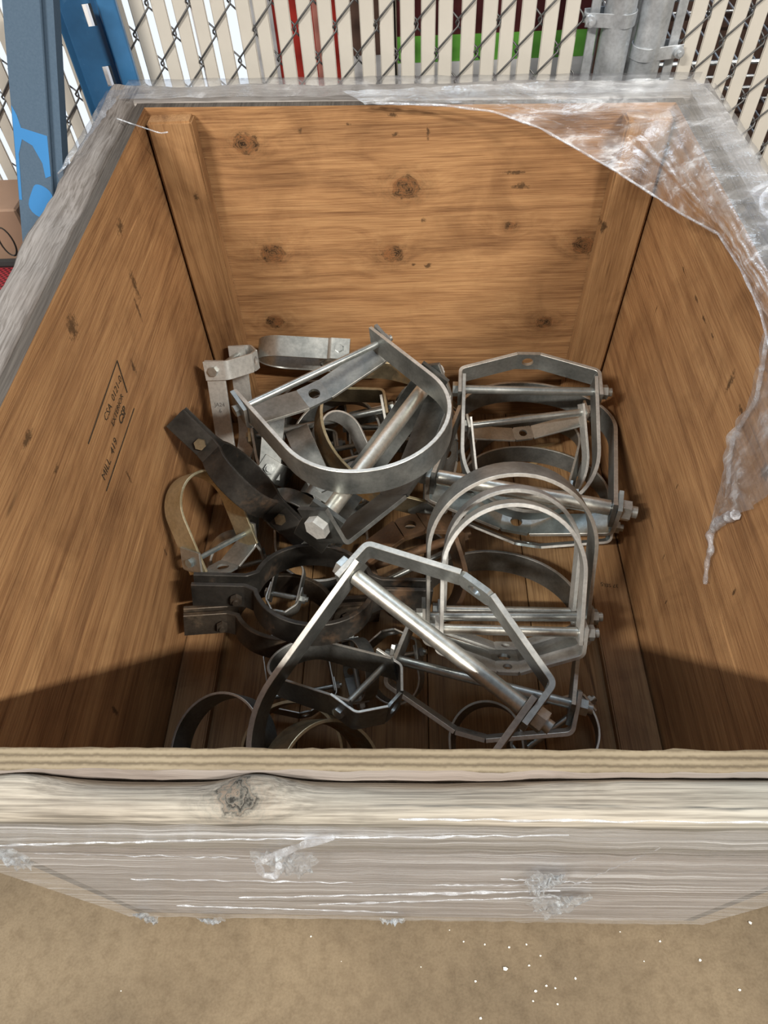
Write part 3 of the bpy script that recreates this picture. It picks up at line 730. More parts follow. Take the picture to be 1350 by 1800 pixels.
def hanger(label, A, B, U, Y, b=.05, t=.006, br=.0085, pipe=0, su='steel', sy='steel', sb='zinc', H=None, hU=None, group='steel clevis pipe hangers heaped in the crate', Udir=None, Ydir=None, L=None, nutA=True, stamp_text=None, name='pipe_hanger', Umax=None):
    A = P3(A); B = B if isinstance(B, Vector) else (A+Vector(B[1:]) if B[0] == 'd' else P3(B))
    X = (B-A); a = X.length/2; X.normalize(); mid = (A+B)/2
    def direc(tip):
        v = P3(tip)-mid; v = v-X*v.dot(X); return v.normalized(), v.length
    if Udir is not None:
        dU = Vector(Udir); dU = (dU-X*dU.dot(X)).normalized(); LU = L or 2.1*a
    else:
        dU, LU = direc(U)
        if L: LU = L
    if Ydir is not None:
        dY = Vector(Ydir); dY = (dY-X*dY.dot(X)).normalized()
    else: dY, hy = direc(Y)
    H = H or min(.11, max(.05, a*.52))
    key = 'h%d' % len(REPORT)
    sh_, Rm, ya, ua = adjust(key)
    dY = Matrix.Rotation(ya, 3, X) @ dY; dU = Matrix.Rotation(ua, 3, X) @ dU
    X, dY, dU = Rm @ X, Rm @ dY, Rm @ dU
    mid = mid+sh_; A, B = mid-X*a, mid+X*a
    R = a-t*1.1
    LU = max(LU, R*1.05)
    REPORT.append((label[:40], round(2*a, 3), round(LU/(2*a), 2), round(hy if Ydir is None else 0, 3), round((mid+dU*LU).z, 2), round(min(A.z, B.z), 2)))
    pts_all = [A, B, mid+dU*LU, mid+dY*H]
    loc = Vector((mid.x, mid.y, min(p.z for p in pts_all)))
    root = thing(name, label, 'pipe hanger', loc, group)
    SOLVE.append((key, root, mid.copy(), X.copy()))
    e = b*.50
    # U strap
    path = [(-R, -e)]
    path.append((-R, (LU-R)*.5))
    nseg = 30
    for k in range(nseg+1):
        th = math.pi-math.pi*k/nseg; path.append((R*math.cos(th), LU-R+R*math.sin(th)))
    path += [(R, (LU-R)*.5), (R, -e)]
    if LU-R < .012: path = [path[0]]+path[2:-2]+[path[-1]]
    bm = bmesh.new(); eyU = dU.cross(X).normalized(); sweep(bm, path, b, t, mid, X, dU, eyU, rim=True)
    us = obj('u_strap', bm, [M[su], M[RIM.get(su, 'rim')]], root)
    if stamp_text:
        nn = -X; al = eyU if eyU.dot(CR) > 0 else -eyU
        for tx, dd, w in stamp_text:
            text_mesh(tx, mid-X*(R+t*.5)+dU*dd-al*(w/2), al, -dU, nn, w, M['engrave'], root, 'stamped_letters', .01)
    # yoke
    bm = bmesh.new(); h1 = H*.48; c = max(b*.42, a*.17); eyY = dY.cross(X).normalized()
    lp_ = fillet([(-a, -e), (-a, h1), (-c, H)], [0, .016, 0]); lp_[-1] = Vector((-c, H))
    sweep(bm, lp_, b, t, mid, X, dY, eyY, rim=True)
    sweep(bm, [(-p.x, p.y) for p in lp_], b, t, mid, X, dY, eyY, rim=True)
    # roof plate with the rod hole
    hr = min(.013, b*.25); n = 24; rows = []
    for s in (-t/2, t/2):
        inn, out = [], []
        for k in range(n):
            th = 2*math.pi*k/n; cx, cy = math.cos(th), math.sin(th)
            m_ = min(c/abs(cx) if abs(cx) > 1e-6 else 1e9, (b/2)/abs(cy) if abs(cy) > 1e-6 else 1e9)
            inn.append(bm.verts.new(mid+X*cx*hr+dY*(H+s)+eyY*cy*hr)); out.append(bm.verts.new(mid+X*cx*m_+dY*(H+s)+eyY*cy*m_))
        rows.append((inn, out))
    for k in range(n):
        k2 = (k+1) % n
        bm.faces.new((rows[0][0][k], rows[0][1][k], rows[0][1][k2], rows[0][0][k2])); bm.faces.new((rows[1][0][k], rows[1][0][k2], rows[1][1][k2], rows[1][1][k]))
        bm.faces.new((rows[0][0][k], rows[0][0][k2], rows[1][0][k2], rows[1][0][k])); bm.faces.new((rows[0][1][k], rows[1][1][k], rows[1][1][k2], rows[0][1][k2]))
    obj('yoke', bm, [M[sy], M[RIM.get(sy, 'rim')]], root)
    # bolt, head, nut, spacer pipe
    hs = br*1.75
    bm = bmesh.new(); cyl(bm, A-X*(t/2), B+X*(t/2+br*2.6), br, 14); hexnut(bm, A-X*(t/2+br*1.25), X, hs, br*1.25, dU)
    bo = obj('bolt', bm, M[sb], root)
    bm = bmesh.new(); hexnut(bm, B+X*(t/2+.0005), X, hs, br*1.5, dY); cyl(bm, B+X*(t/2+br*1.5), B+X*(t/2+br*1.65), hs*.8, 16); obj('nut', bm, M[sb], root)
    if pipe:
        bm = bmesh.new(); cyl(bm, A+X*(t*1.8), B-X*(t*1.8), pipe, 22); obj('spacer_pipe', bm, M['pipe'], root, smooth=.6)
    return root

def clamp(label, C, Xd, N, r, ear, b, t=.009, gap=.016, mat='black_iron', bolt='black_brown', group='black iron riser clamps against the left panel'):
    """riser clamp: two half bands with flat ears, bolted together"""
    C = P3(C); X = Vector(Xd).normalized(); N = Vector(N); N = (N-X*N.dot(X)).normalized(); Yv = N.cross(X).normalized()
    key = 'c%d' % sum(1 for k_ in SOLVE if k_[0][0] == 'c')
    sh_, Rm, _, _ = adjust(key); X, N, Yv = Rm @ X, Rm @ N, Rm @ Yv; C = C+sh_
    root = thing('riser_clamp', label, 'pipe clamp', C-Vector((0, 0, b/2)), group)
    SOLVE.append((key, root, C.copy(), X.copy()))
    for s in (1, -1):
        th0 = math.asin(min(.9, (gap/2+.006)/r)); path = [(-r-ear, gap/2*s), (-r*math.cos(th0)-.02, gap/2*s)]
        for k in range(21):
            th = math.pi-th0*1.3-(math.pi-2.6*th0)*k/20; path.append((r*math.cos(th), s*r*math.sin(th)))
        path += [(r*math.cos(th0)+.02, gap/2*s), (r+ear, gap/2*s)]
        pp = fillet(path, [0, .012]+[0]*(len(path)-4)+[.012, 0], 4)
        bm = bmesh.new(); sweep(bm, pp, b, t, C, X, Yv, N, .0012); obj('half_band', bm, M[mat], root)
    for q in (-1, 1):
        p = C+X*q*(r+ear*.28); Lb = gap/2+t
        bm = bmesh.new(); cyl(bm, p-Yv*(Lb+.016), p+Yv*(Lb), .0065, 12); hexnut(bm, p+Yv*Lb, Yv, .0125, .009, X); bo = obj('bolt', bm, M[bolt], root)
        bm = bmesh.new(); hexnut(bm, p-Yv*(Lb+.010), Yv, .0125, .0095, X); obj('nut', bm, M[bolt], root)
    return root

V = Vector
# --- right side of the heap
hanger('galvanised hanger lying against the back panel with its holed yoke showing', (808, 684, .42), (1052, 689, .42), (935, 905, .32), (918, 650, .43), b=.052, t=.008, su='steel', sy='zinc', br=.0095, H=.085)
hanger('widest hanger with a thick spacer pipe and holed yoke against the right panel', (755, 837, .41), (1094, 896, .41), (945, 690, .26), (903, 935, .27), b=.055, t=.009, su='steel', sy='zinc_blue', sb='zinc', br=.0125, pipe=.0165, H=.105)
hanger('slim hanger nested inside the galvanised hanger at the back panel', (822, 748, .30), (1028, 724, .30), (930, 905, .14), (925, 770, .22), b=.04, t=.006, su='zinc_bright', sy='zinc', br=.009, H=.06)
hanger('hanger ring lying on the crate floor boards around the splinter', (838, 905, .15), (1046, 912, .15), (942, 748, .16), (935, 945, .13), b=.048, t=.006, su='steel', sy='zinc_blue', H=.05)
hanger('bluish hanger with a holed yoke stacked under the widest hanger', (800, 885, .21), (1075, 925, .21), (940, 800, .13), (900, 955, .16), b=.045, t=.006, su='steel', sy='zinc_blue', H=.07)
# --- standing arches
hanger('grey steel hanger standing up as the outer of the three nested arches', (748, 1079, .29), (1034, 1084, .29), (890, 824, .56), (893, 1185, .19), b=.058, t=.007, su='steel', sy='zinc', br=.009, H=.09)
hanger('bright edged hanger standing as the middle of the three nested arches', (764, 1079, .335), (1020, 1083, .335), (884, 858, .56), (893, 1175, .24), b=.034, t=.0075, su='zinc_bright', sy='zinc_bright', br=.0085, pipe=.0105, H=.08)
hanger('bright edged hanger standing as the inner and lowest of the three nested arches', (768, 1105, .345), (1027, 1112, .345), (893, 884, .53), (893, 1192, .25), b=.036, t=.0075, su='zinc_bright', sy='zinc_bright', br=.0085, pipe=.0095, H=.085)
# --- front
hanger('biggest hanger lying on top of the heap with a long galvanised spacer pipe', (612, 1003, .47), (936, 1255, .44), (474, 1436, .27), (838, 1034, .47), b=.052, t=.0105, su='steel', sy='zinc', sb='zinc', br=.0115, pipe=.0148, H=.115)
hanger('hanger under the biggest one with bare bolt and ring turned to the right panel', (677, 1152, .33), (1014, 1238, .33), (880, 985, .17), (815, 1306, .27), b=.055, t=.008, su='steel', sy='zinc', sb='zinc', br=.0095, H=.10)
hanger('small dark hanger lying near the front panel below the biggest hanger', (611, 1272, .24), (664, 1165, .24), (480, 1150, .20), (700, 1237, .22), b=.05, t=.0055, su='steel', sy='steel', br=.0065, H=.065)
hanger('grey hanger standing as a wide arch against the front panel', (425, 1380, .15), (612, 1388, .15), (512, 1240, .25), Y=None, Ydir=(0, -.9, .2), b=.075, su='steel_brown', sy='steel', H=.055)
hanger('grey hanger nested beside the wide arch at the front panel', (462, 1390, .15), (668, 1398, .15), (555, 1260, .27), Y=None, Ydir=(0, -.9, .2), b=.070, su='steel_brown', sy='steel', H=.06)
hanger('grey hanger leaning in the corner of left panel and front panel', (290, 1385, .16), (480, 1400, .16), (392, 1222, .20), Y=None, Ydir=(0, -.5, -.8), b=.055, t=.005, su='steel', sy='steel', H=.05)
# --- upper left
hanger('hanger with a round dull ring on top of the left heap, bolt toward back panel', (441, 714, .47), (668, 597, .47), (662, 864, .47), Y=None, Ydir=(-.1, .05, -1), b=.056, t=.008, su='steel', sy='steel', br=.0075, H=.07)
hanger('hanger with a thick spacer pipe and nut crossing under the dull round ring', (556, 930, .39), (752, 687, .39), None, (716, 858, .30), Udir=(-.45, .15, -.85), L=.26, b=.068, t=.009, su='steel_dark', sy='steel_dark', sb='zinc_bright', br=.013, pipe=.0155, H=.105)
hanger('brown tinged hanger ring crossing through the dull round ring', (772, 668, .34), (758, 900, .34), (557, 742, .42), Y=None, Ydir=(.7, 0, -.7), b=.058, t=.007, su='steel_brown', sy='steel', br=.009, H=.07)
hanger('brownish hanger with a wide holed yoke deep in the left heap', (452, 760, .28), (690, 716, .28), (610, 880, .13), (585, 680, .30), b=.06, t=.007, su='steel', sy='steel_brown', br=.0085, H=.08)
hanger('bright hanger with letters stamped on its strap standing by the left panel', (376, 652, .47), ('d', .02, .145, -.075), None, None, b=.044, t=.006, su='zinc_bright', sy='zinc_bright', sb='zinc', br=.0065, Udir=(.03, -.30, -1), L=.25, Ydir=(1, .1, 0), H=.07, stamp_text=[('JA24', .085, .026), ('6', .10, .006)])
hanger('bright hanger strap arched against the back panel next to the corner post', (596, 613, .45), ('d', 0, .080, -.115), None, None, b=.050, t=.005, su='zinc', sy='zinc', br=.0055, Udir=(-1, .10, .0), L=.205, Ydir=(-1, .1, 0), H=.05)
hanger('small light hanger with a square nut plate inside the dull round ring', (577, 818, .32), ('d', .085, .075, -.05), (648, 715, .30), None, b=.048, t=.005, su='zinc_bright', sy='zinc_bright', br=.006, Ydir=(-.5, -.3, -.6), H=.05)
hanger('small hanger with a bolt plate under the dull round ring', (553, 888, .24), ('d', .09, .10, -.02), (520, 810, .18), None, b=.040, t=.005, su='steel', sy='zinc', br=.006, Ydir=(.2, -.4, -.6), H=.05)
hanger('rusted heavy hanger with a holed yoke in the middle of the heap', (640, 1008, .25), (800, 940, .25), (770, 1085, .14), None, Ydir=(-.05, .15, 1), b=.060, t=.011, su='rust', sy='rust', sb='rust', br=.010, H=.08)
hanger('grey hanger deep in the heap with a curved strap behind the spacer pipe', (520, 775, .17), (700, 770, .17), (640, 690, .24), None, b=.05, t=.006, su='steel', sy='steel', br=.007, Ydir=(0, -1, -.2), H=.06)
hanger('thin rod hanger deep in the heap between the left panel and the ring', (428, 720, .30), (458, 850, .30), (540, 780, .18), None, b=.05, t=.006, su='steel', sy='steel', br=.0075, Ydir=(-.6, 0, -.3), H=.05)
hanger('grey hanger on the floor between the rusted yoke and the nested arches', (655, 1090, .14), (800, 1030, .14), (705, 985, .15), None, b=.045, t=.005, su='steel', sy='steel', br=.0075, Ydir=(.3, -.8, 0), H=.06)
hanger('grey hanger buried under the brown ring with its rod toward the right heap', (610, 745, .22), (780, 745, .22), (700, 850, .13), None, b=.05, t=.006, su='steel', sy='steel', br=.008, Ydir=(0, 1, -.1), H=.06)
hanger('grey hanger flat on the crate floor below the arched bright strap', (440, 800, .14), (590, 775, .14), (530, 890, .13), None, b=.055, t=.006, su='steel', sy='steel', br=.008, Ydir=(0, 1, .1), H=.05)
hanger('grey hanger flat on the crate floor beneath the thick spacer pipe', (500, 905, .13), (660, 930, .13), (590, 800, .14), None, b=.05, t=.006, su='steel', sy='steel', br=.008, Ydir=(0, -1, .1), H=.05)
hanger('grey hanger on edge between the dull round ring and the holed back yoke', (745, 760, .25), (800, 835, .25), (830, 760, .16), None, b=.05, t=.006, su='steel', sy='steel', br=.008, Ydir=(-.5, .6, .2), H=.05)
hanger('grey hanger on its side beneath the stamped strap and the dull clamp', (420, 775, .20), (440, 880, .20), (490, 830, .13), None, b=.055, t=.006, su='steel', sy='steel', br=.008, Ydir=(-.6, 0, .2), H=.045)
hanger('grey hanger lying flat below the small light hanger in the ring', (560, 845, .15), (690, 800, .15), (640, 730, .15), None, b=.055, t=.006, su='steel', sy='steel', br=.008, Ydir=(.3, -.8, .1), H=.05)
hanger('grey hanger lying between the thick spacer pipe and the nested arches', (690, 900, .14), (770, 820, .14), (660, 810, .14), None, b=.05, t=.006, su='steel', sy='steel', br=.008, Ydir=(.7, -.4, .1), H=.05)
hanger('thin grey hanger leaning under the bolt of the dull round ring', (490, 765, .24), (600, 718, .24), (605, 805, .15), None, b=.05, t=.005, su='steel', sy='steel', br=.007, Ydir=(-.4, .5, .1), H=.05)
# --- left
hanger('yellowish strap hanger standing against the left panel', (337, 989, .37), (434, 936, .30), (350, 828, .44), None, b=.054, t=.005, su='yellow', sy='zinc', sb='zinc_blue', br=.0055, Ydir=(.1, -.3, -1), H=.05)
hanger('grey looped hanger behind the upper ear of the black clamp', (366, 1012, .27), (470, 985, .27), (414, 942, .35), None, b=.046, t=.0055, su='zinc', sy='steel', br=.006, Ydir=(0, -.5, -1), H=.05)
hanger('small hanger with a hex nut inside the black clamp ring', (474, 1043, .20), (529, 1051, .20), (512, 985, .22), None, b=.036, t=.004, su='steel', sy='zinc', br=.006, Ydir=(.3, -.9, .1), H=.05)
hanger('small thin hanger on the dark crate floor below the black clamp ring', (600, 1138, .14), (619, 1240, .14), (680, 1180, .15), None, b=.03, t=.003, su='steel', sy='steel', br=.006, Ydir=(-1, 0, .1), H=.05)
hanger('thin hanger ring on the dark crate floor left of the biggest strap', (470, 1230, .14), (590, 1205, .14), (490, 1110, .14), None, b=.03, t=.003, su='steel', sy='steel', br=.005, Ydir=(.2, -1, 0), H=.05)
hanger('grey hanger ring flat on the crate floor behind the front panel', (790, 1352, .13), (930, 1352, .13), (850, 1236, .13), None, b=.04, t=.005, su='steel', sy='steel', br=.007, Ydir=(0, -1, 0), H=.05)
hanger('small grey hanger with a holed yoke tilted beside the bare bolt nuts', (648, 1180, .23), (740, 1150, .20), (700, 1240, .14), (690, 1105, .25), b=.036, t=.004, su='steel', sy='steel', br=.0055, H=.055)
hanger('grey hanger lying at the foot of the floor cleat by the front panel', (905, 1330, .13), (1030, 1240, .13), (1035, 1330, .13), None, b=.04, t=.005, su='steel', sy='steel', br=.007, Ydir=(-.5, .5, .2), H=.05)
# --- riser clamps
e1, c1 = unp(340, 1035, 2, .345), unp(552, 1040, 2, .31)
xd = (c1-e1).normalized()
clamp('black iron riser clamp with two long ears pointing at the left panel', c1, xd, (0, .30, 1), .118, (c1-e1).length-.118, .056, t=.010, gap=.030)
e2, m2 = unp(308, 730, 2, .555), unp(492, 905, 2, .37)
xd = (m2-e2).normalized(); vd = (CO-e2).normalized(); vd = (vd-xd*vd.dot(xd)).normalized(); N2 = xd.cross(vd)
N2 = (N2*math.cos(.22)-vd*math.sin(.22))
r2 = .085; ear2 = .10
clamp('dull iron riser clamp standing on end over the stamped strap', e2+xd*(ear2+r2)-vd*.012, xd, N2, r2, ear2, .050, t=.009, gap=.030, mat='black_iron', bolt='steel_brown')
e3, c3 = unp(322, 1092, 2, .23), unp(500, 1080, 2, .185)
clamp('scuffed brown riser clamp under the black clamp', c3, c3-e3, (0, .35, 1), .105, (c3-e3).length-.105, .056, t=.011, gap=.022, mat='black_brown', bolt='black_brown')

# splinters and chips
def sliver(name, a, b, w, h, mat, label, cat, group=None):
    a, b = V(a), V(b); d_ = (b-a).normalized(); s_ = d_.cross(V((0, 0, 1))).normalized()*w/2; m_ = (a+b)/2
    bm = bmesh.new(); up2 = V((0, 0, h))
    hexa(bm, [a-s_*.2, b-s_*.1, b+s_*.1, a+s_*.2]+[p+up2 for p in (a-s_*.2, b-s_*.1, b+s_*.1, a+s_*.2)])
    bm.free(); bm = bmesh.new()
    pts = [(a, .15), (a.lerp(b, .25), .8), (a.lerp(b, .6), 1), (a.lerp(b, .85), .6), (b, .1)]
    rows = [[bm.verts.new(p+s_*k*q+up2*zq) for q, zq in ((-1, 0), (1, 0), (.6, 1), (-.6, 1))] for p, k in pts]
    for A_, B_ in zip(rows, rows[1:]):
        for j in range(4): bm.faces.new((A_[j], A_[(j+1) % 4], B_[(j+1) % 4], B_[j]))
    bm.faces.new(rows[0]); bm.faces.new(rows[-1][::-1])
    return tag(obj(name, bm, mat, origin=m_), label, cat, group)
z_ = ZFL+.001
sliver('wood_splinter', unp(908, 792, 2, z_), unp(978, 780, 2, z_), .014, .004, M['splinter'], 'long pale wood splinter on the crate floor', 'splinter')
sliver('wood_splinter', unp(925, 818, 2, z_+.001), unp(948, 812, 2, z_+.001), .012, .004, M['splinter'], 'short pale wood splinter on the crate floor beside the long splinter', 'splinter')
# crumbs on the concrete
crumbs = [(888, 1703, 9), (852, 1660, 4), (836, 1725, 5), (790, 1635, 3), (815, 1655, 4), (895, 1665, 5), (950, 1680, 4), (930, 1697, 5), (941, 1742, 6), (937, 1760, 4), (960, 1733, 5), (976, 1737, 4), (1011, 1720, 5), (845, 1790, 6), (980, 1765, 4), (1090, 1638, 3), (1230, 1688, 6), (1318, 1622, 7), (1300, 1740, 6), (1160, 1655, 5), (740, 1700, 3), (547, 1646, 4), (213, 1742, 3), (600, 1690, 2), (925, 1660, 4), (1132, 1690, 3)]
for i, (px, py, s) in enumerate(crumbs):
    p = unp(px, py, 2, 0); bm = bmesh.new(); bmesh.ops.create_icosphere(bm, subdivisions=1, radius=s*.00046)
    for v in bm.verts: v.co = V((v.co.x*random.uniform(.7, 1.4), v.co.y*random.uniform(.6, 1.2), v.co.z*.6))
    zmin = min(v.co.z for v in bm.verts)
    bmesh.ops.translate(bm, verts=bm.verts, vec=p-V((0, 0, zmin)))
    tag(obj('crumb', bm, M['chip'], smooth=0, origin=p), 'tiny white crumb on the concrete floor in front of the crate', 'crumb', 'white crumbs on the concrete')

# ------------------------------------------------------------------ stretch film
def grid(name, rows, mat, parent, nz=.004, fq=22, seed=0):
    bm = bmesh.new(); vs = []
    for r_ in rows:
        vs.append([bm.verts.new(V(p)+V((noise.noise(V(p)*fq+V((seed, 0, 0))), noise.noise(V(p)*fq+V((0, seed, 5))), noise.noise(V(p)*fq+V((3, 0, seed)))))*nz) for p in r_])
    for a, b in zip(vs, vs[1:]):
        for k in range(len(a)-1): bm.faces.new((a[k], a[k+1], b[k+1], b[k]))
    for fc in bm.faces: fc.smooth = True
    return obj(name, bm, mat, parent, smooth=0)
def lerp_path(pts, n):
    pts = [V(p) for p in pts]; d_ = [0]
    for a, b in zip(pts, pts[1:]): d_.append(d_[-1]+(b-a).length)
    out = []; j = 0
    for i in range(n):
        s = d_[-1]*i/(n-1)
        while j < len(pts)-2 and d_[j+1] < s: j += 1
        out.append(pts[j].lerp(pts[j+1], (s-d_[j])/max(1e-9, d_[j+1]-d_[j])))
    return out
wrap = thing('stretch_wrap', 'clear plastic stretch wrap around the outside of the crate', 'plastic wrap', (0, .12, .02))
yr = YF-T-.038-.0045
rows = []
nx = 140
prof = [(YF-T-.012, ZT+.0), (yr, ZT-.006), (yr-.001, ZT-.05), (yr, ZT-.104), (yr+.016, ZT-.135), (yr+.028, ZT-.20), (yr+.032, .55), (yr+.033, .30), (yr+.034, .12), (yr+.034, .03)]
for j, (yy, zz) in enumerate(prof[1:]):
    row = []
    for i in range(nx+1):
        xx = XLT-.08+(XRT-XLT+.16)*i/nx
        k = min(1, max(0, (zz-.03)/.8)); xx = xx*(1) if k > .9 else (XL-.025+(XR-XL+.05)*i/nx)*(1-k)+xx*k
        zz2 = zz+(.022*noise.noise(V((xx*9, 2, 2)))+.012*noise.noise(V((xx*33, 7, 1))) if j == len(prof)-2 else 0)+(.004*noise.noise(V((xx*7, 1, 4))) if j == 0 else 0)
        row.append((xx, yy, max(.004, zz2)))
    rows.append(row)
grid('front_sheet', rows, M['film_front'], wrap, .0016, 30)
# clumps of crumpled film
def clump(px, py, w, h, plane, seed, mat='film_gather', nm='crumpled_end'):
    """ragged gathered end of film: a thin pleated sheet, thicker in the middle, hanging off the wrap"""
    c = unp(px, py, 1, plane); rows = []; n1, n2 = 34, 26
    for i in range(n1+1):
        u_ = i/n1-.5; r_ = []
        top = .5-.18*abs(noise.noise(V((u_*6, seed, 1)))); bot = -.5+.30*abs(noise.noise(V((u_*9, seed, 7))))+.5*abs(2*u_)**2.2
        for j in range(n2+1):
            v_ = bot+(top-bot)*j/n2
            gx_ = u_*(1-.45*max(0, v_)-.25*max(0, -v_))
            pl_ = noise.noise(V((u_*11+seed, v_*3.0, seed)))
            p = c+V((gx_*w+noise.noise(V((v_*4, seed, u_*3)))*w*.12, -.004-.016*abs(pl_)*(1-abs(2*u_)**3), v_*h))
            r_.append(p)
        rows.append(r_)
    grid(nm, rows, M[mat], wrap, .0022, 60, seed)
yw = yr+.030
clump(505, 1508, .075, .16, yr+.022, 2); clump(975, 1585, .085, .22, yw, 5); clump(15, 1497, .05, .10, yr+.01, 8)
clump(262, 1607, .03, .12, yw, 11); clump(372, 1612, .05, .06, yw, 13); clump(690, 1612, .05, .05, yw, 17); clump(955, 1545, .05, .16, yw, 19)
# curl strand in front
bm = bmesh.new(); pl = yr-.006
tube(bm, lerp_path([unp(*p, 1, pl) for p in ((585, 1472), (540, 1482), (505, 1496), (475, 1505), (452, 1518), (462, 1538), (485, 1540), (490, 1522))], 40), lambda s: .0022+.0016*abs(math.sin(s*17)), 6)
obj('curled_strand', bm, M['film_clump'], wrap)
for a_, b_, rr in (((-40, 1487), (470, 1474), .0022), ((470, 1474), (1000, 1468), .0015), ((230, 1545), (620, 1552), .0016), ((420, 1578), (985, 1566), .0028), ((560, 1590), (990, 1576), .0022), ((310, 1592), (700, 1604), .0018), ((700, 1440), (1400, 1446), .0015), ((1000, 1560), (1160, 1490), .0012), ((60, 1500), (420, 1508), .0010), ((880, 1545), (1040, 1552), .0016), ((760, 1556), (960, 1556), .0014)):
    pa, pb = unp(*a_, 1, yr+.026 if a_[1] > 1500 else yr-.002), unp(*b_, 1, yr+.026 if b_[1] > 1500 else yr-.002)
    bm = bmesh.new(); tube(bm, [pa.lerp(pb, k/50)+V((0, .0015*noise.noise(V((k*.3, a_[0], 1))), .004*noise.noise(V((k*.16, a_[0], 2))))) for k in range(51)], lambda q, rr=rr, a_=a_: rr*(.25+1.1*abs(noise.noise(V((q*11, a_[1], 3))))), 5)
    obj('stretched_fold', bm, M['film_clump'], wrap, smooth=.9)
# sheet over the back rail and right rail tops
def railtop(pa, pb, outv, w, n=70, m_=9, seed=1, drop=.05, nm='rail_sheet', taper=False):
    rows = []
    for j in range(m_):
        s = j/(m_-1)
        rows.append([V(pa).lerp(V(pb), i/n)+V(outv)*(w*((1-(1-min(1, s*1.25))*max(.02, 1-i/n)**.6*(1+.3*noise.noise(V((i*.4, seed, s)))) ) if taper else min(1, s*1.25)))+V((0, 0, .007-.004*abs(s-.4)-(drop*max(0, s-.8)/.2))) for i in range(n+1)])
    return grid(nm, rows, M['film_rail'], wrap, .0022, 30, seed)
railtop((XLT-.05, YBT+T-.004, ZBL+.006), (XRT+.07, YBT+T-.004, ZBR+.006), (0, 1, 0), .090, seed=2)
railtop((XRT+T+.010, YBT+.05, ZBR+.005), (XRT+T+.010, YF, ZT+.003), (1, 0, 0), .057, seed=3)
railtop((XLT-T-.035, YBT+.06, ZBL+.003), (XLT-T-.035, YBT-.26, ZBL+.003), (-1, 0, 0), .034, seed=4, n=40, taper=True)
# loose drape across the back right corner
drape = thing('loose_plastic_film', 'loose clear plastic film draped across the corner of back panel and right panel', 'plastic film', (.42, 1.2, .6))
top_path = [unp(600, 160, 2, ZBR+.034), V((XRT-.25, YBT+.045, ZBR+.026)), V((XRT-.05, YBT+.055, ZBR+.020)), V((XRT+.045, YBT+.03, ZBR+.022)), V((XRT+.060, YBT-.08, ZBR+.024)), V((XRT+.060, 1.05, ZBR+.026)), V((XRT+.060, .75, ZBR+.030)), V((XRT+.055, .56, ZT+.024))]
lip_path = [unp(640, 180, 1, YBT-.012), V((XRT-.25, YBT-.014, ZBR+.014)), V((XRT-.05, YBT-.044, ZBR+.014)), V((XRT-.024, YBT-.044, ZBR+.012)), V((XRT-.014, YBT-.10, ZBR+.012)), V((XRT-.014, 1.05, ZBR+.014)), V((XRT-.014, .75, ZT+.012)), V((XRT-.014, .56, ZT+.010))]
FPX = [(660, 182), (780, 186), (868, 197), (950, 226), (1010, 260), (1080, 300), (1150, 345), (1200, 378), (1262, 412), (1300, 470), (1335, 545), (1349, 600), (1372, 660)]
free = [unp(*q, 1, yy) for q, yy in zip(FPX, (1.388, 1.375, 1.36, 1.335, 1.305, 1.26, 1.19, 1.11, 1.03, .96, .88, .82, .76))]
free = [p if p.x < .478 else unp(*q, 0, .478) for p, q in zip(free, FPX)]
n = 120; tp, fp, ip = lerp_path(top_path, n), lerp_path(free, n), lerp_path(lip_path, n); rows = []
m_ = 34
for j in range(m_):
    s = j/(m_-1); row = []
    for i in range(n):
        p = tp[i].lerp(ip[i], s/.22) if s < .22 else ip[i].lerp(fp[i], (s-.22)/.78)
        k_ = max(0, (s-.22)/.78)
        # pleats fanning along the stretch, slight sag
        ph = noise.noise(V((i*.035, s*9, 4)))*.010+noise.noise(V((i*.10, s*24, 8)))*.006
        p = p+V((-.5, -.6, .3))*abs(ph)*1.3*math.sin(math.pi*min(1, k_*1.1))+V((-.006, -.006, 0))*math.sin(math.pi*k_)
        row.append(p)
    rows.append(row)
grid('film_sheet', rows, M['film_drape'], drape, .0030, 45, 6)
bm = bmesh.new(); tube(bm, [p+V((0, 0, .001)) for p in fp], lambda s: .0022+.0016*noise.noise(V((s*40, 1, 1))), 5); obj('rolled_edge', bm, M['film_clump'], drape)
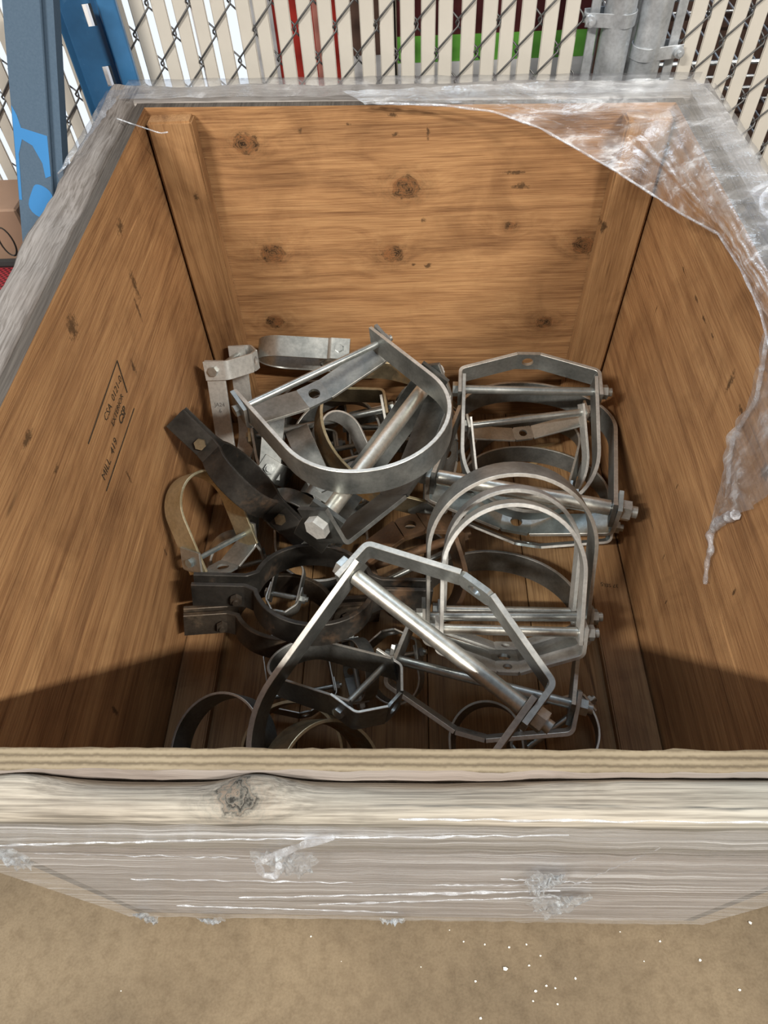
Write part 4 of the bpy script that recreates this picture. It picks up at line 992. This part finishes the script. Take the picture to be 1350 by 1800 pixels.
# tail hanging along the right panel
def rtx(px, py, off=.010):
    p = unp(px, py, 0, .485); return p
tl_a = [rtx(*p) for p in ((1352, 585), (1340, 640), (1318, 715), (1287, 768), (1280, 815), (1272, 860), (1258, 905), (1252, 935))]
tl_b = [rtx(*p) for p in ((1400, 600), (1400, 680), (1400, 740), (1390, 790), (1380, 840), (1345, 885), (1290, 915), (1262, 940))]
n = 46; A_, B_ = lerp_path(tl_a, n), lerp_path(tl_b, n); rows = []
for i in range(n):
    row = []
    for j in range(17):
        s = j/16; p = A_[i].lerp(B_[i], s); p.x = .484-.012*abs(noise.noise(V((i*.2, s*6, 3))))-.004
        row.append(p)
    rows.append(row)
grid('hanging_tail', rows, M['film_tail'], drape, .0025, 40, 9)
bm = bmesh.new(); tube(bm, [p+V((-.006, 0, 0)) for p in lerp_path([rtx(*p) for p in ((1300, 905), (1268, 915), (1254, 940), (1257, 965), (1250, 985), (1248, 1005), (1246, 1026))], 40)], lambda s: .0085*(1-.6*s)*(1+.4*noise.noise(V((s*14, 3, 3)))), 7); obj('twisted_strand', bm, M['film_clump'], drape, smooth=.9)
bm = bmesh.new(); tube(bm, lerp_path([rtx(*p) for p in ((1349, 590), (1330, 700), (1289, 768), (1281, 815), (1280, 850))], 40), lambda s: .0035+.002*noise.noise(V((s*30, 3, 7))), 6); obj('rolled_edge', bm, M['film_clump'], drape, smooth=.9)
# bunch on the right rail at its torn end
bm = bmesh.new()
for k in range(4):
    c = V((XRT+.055, .98-.03*k, ZBR+.040)); tube(bm, [c+V((.03*math.cos(t*1.3+k)-.01, .05*math.sin(t+k*.9), .010*math.sin(2.3*t))) for t in [q*.45 for q in range(13)]], .004, 5)
obj('bunched_film', bm, M['film_clump'], drape, smooth=.9)
# thread of film at the left corner
z_ = .955
bm = bmesh.new(); tube(bm, lerp_path([unp(205, 208, 2, .962), unp(230, 217, 1, 1.33), unp(252, 224, 1, 1.31), unp(275, 232, 1, 1.30), unp(284, 234, 1, 1.30), unp(295, 232, 1, 1.30)], 30), .0013, 5)
tag(obj('plastic_thread', bm, M['film_clump'], smooth=.9, origin=unp(205, 208, 2, .962)), 'thin white plastic thread hanging over the left rail into the crate', 'thread')

for r_ in REPORT: print('HANGER', r_)
for o in list(bpy.data.objects):
    if '_loc' in o: del o['_loc']
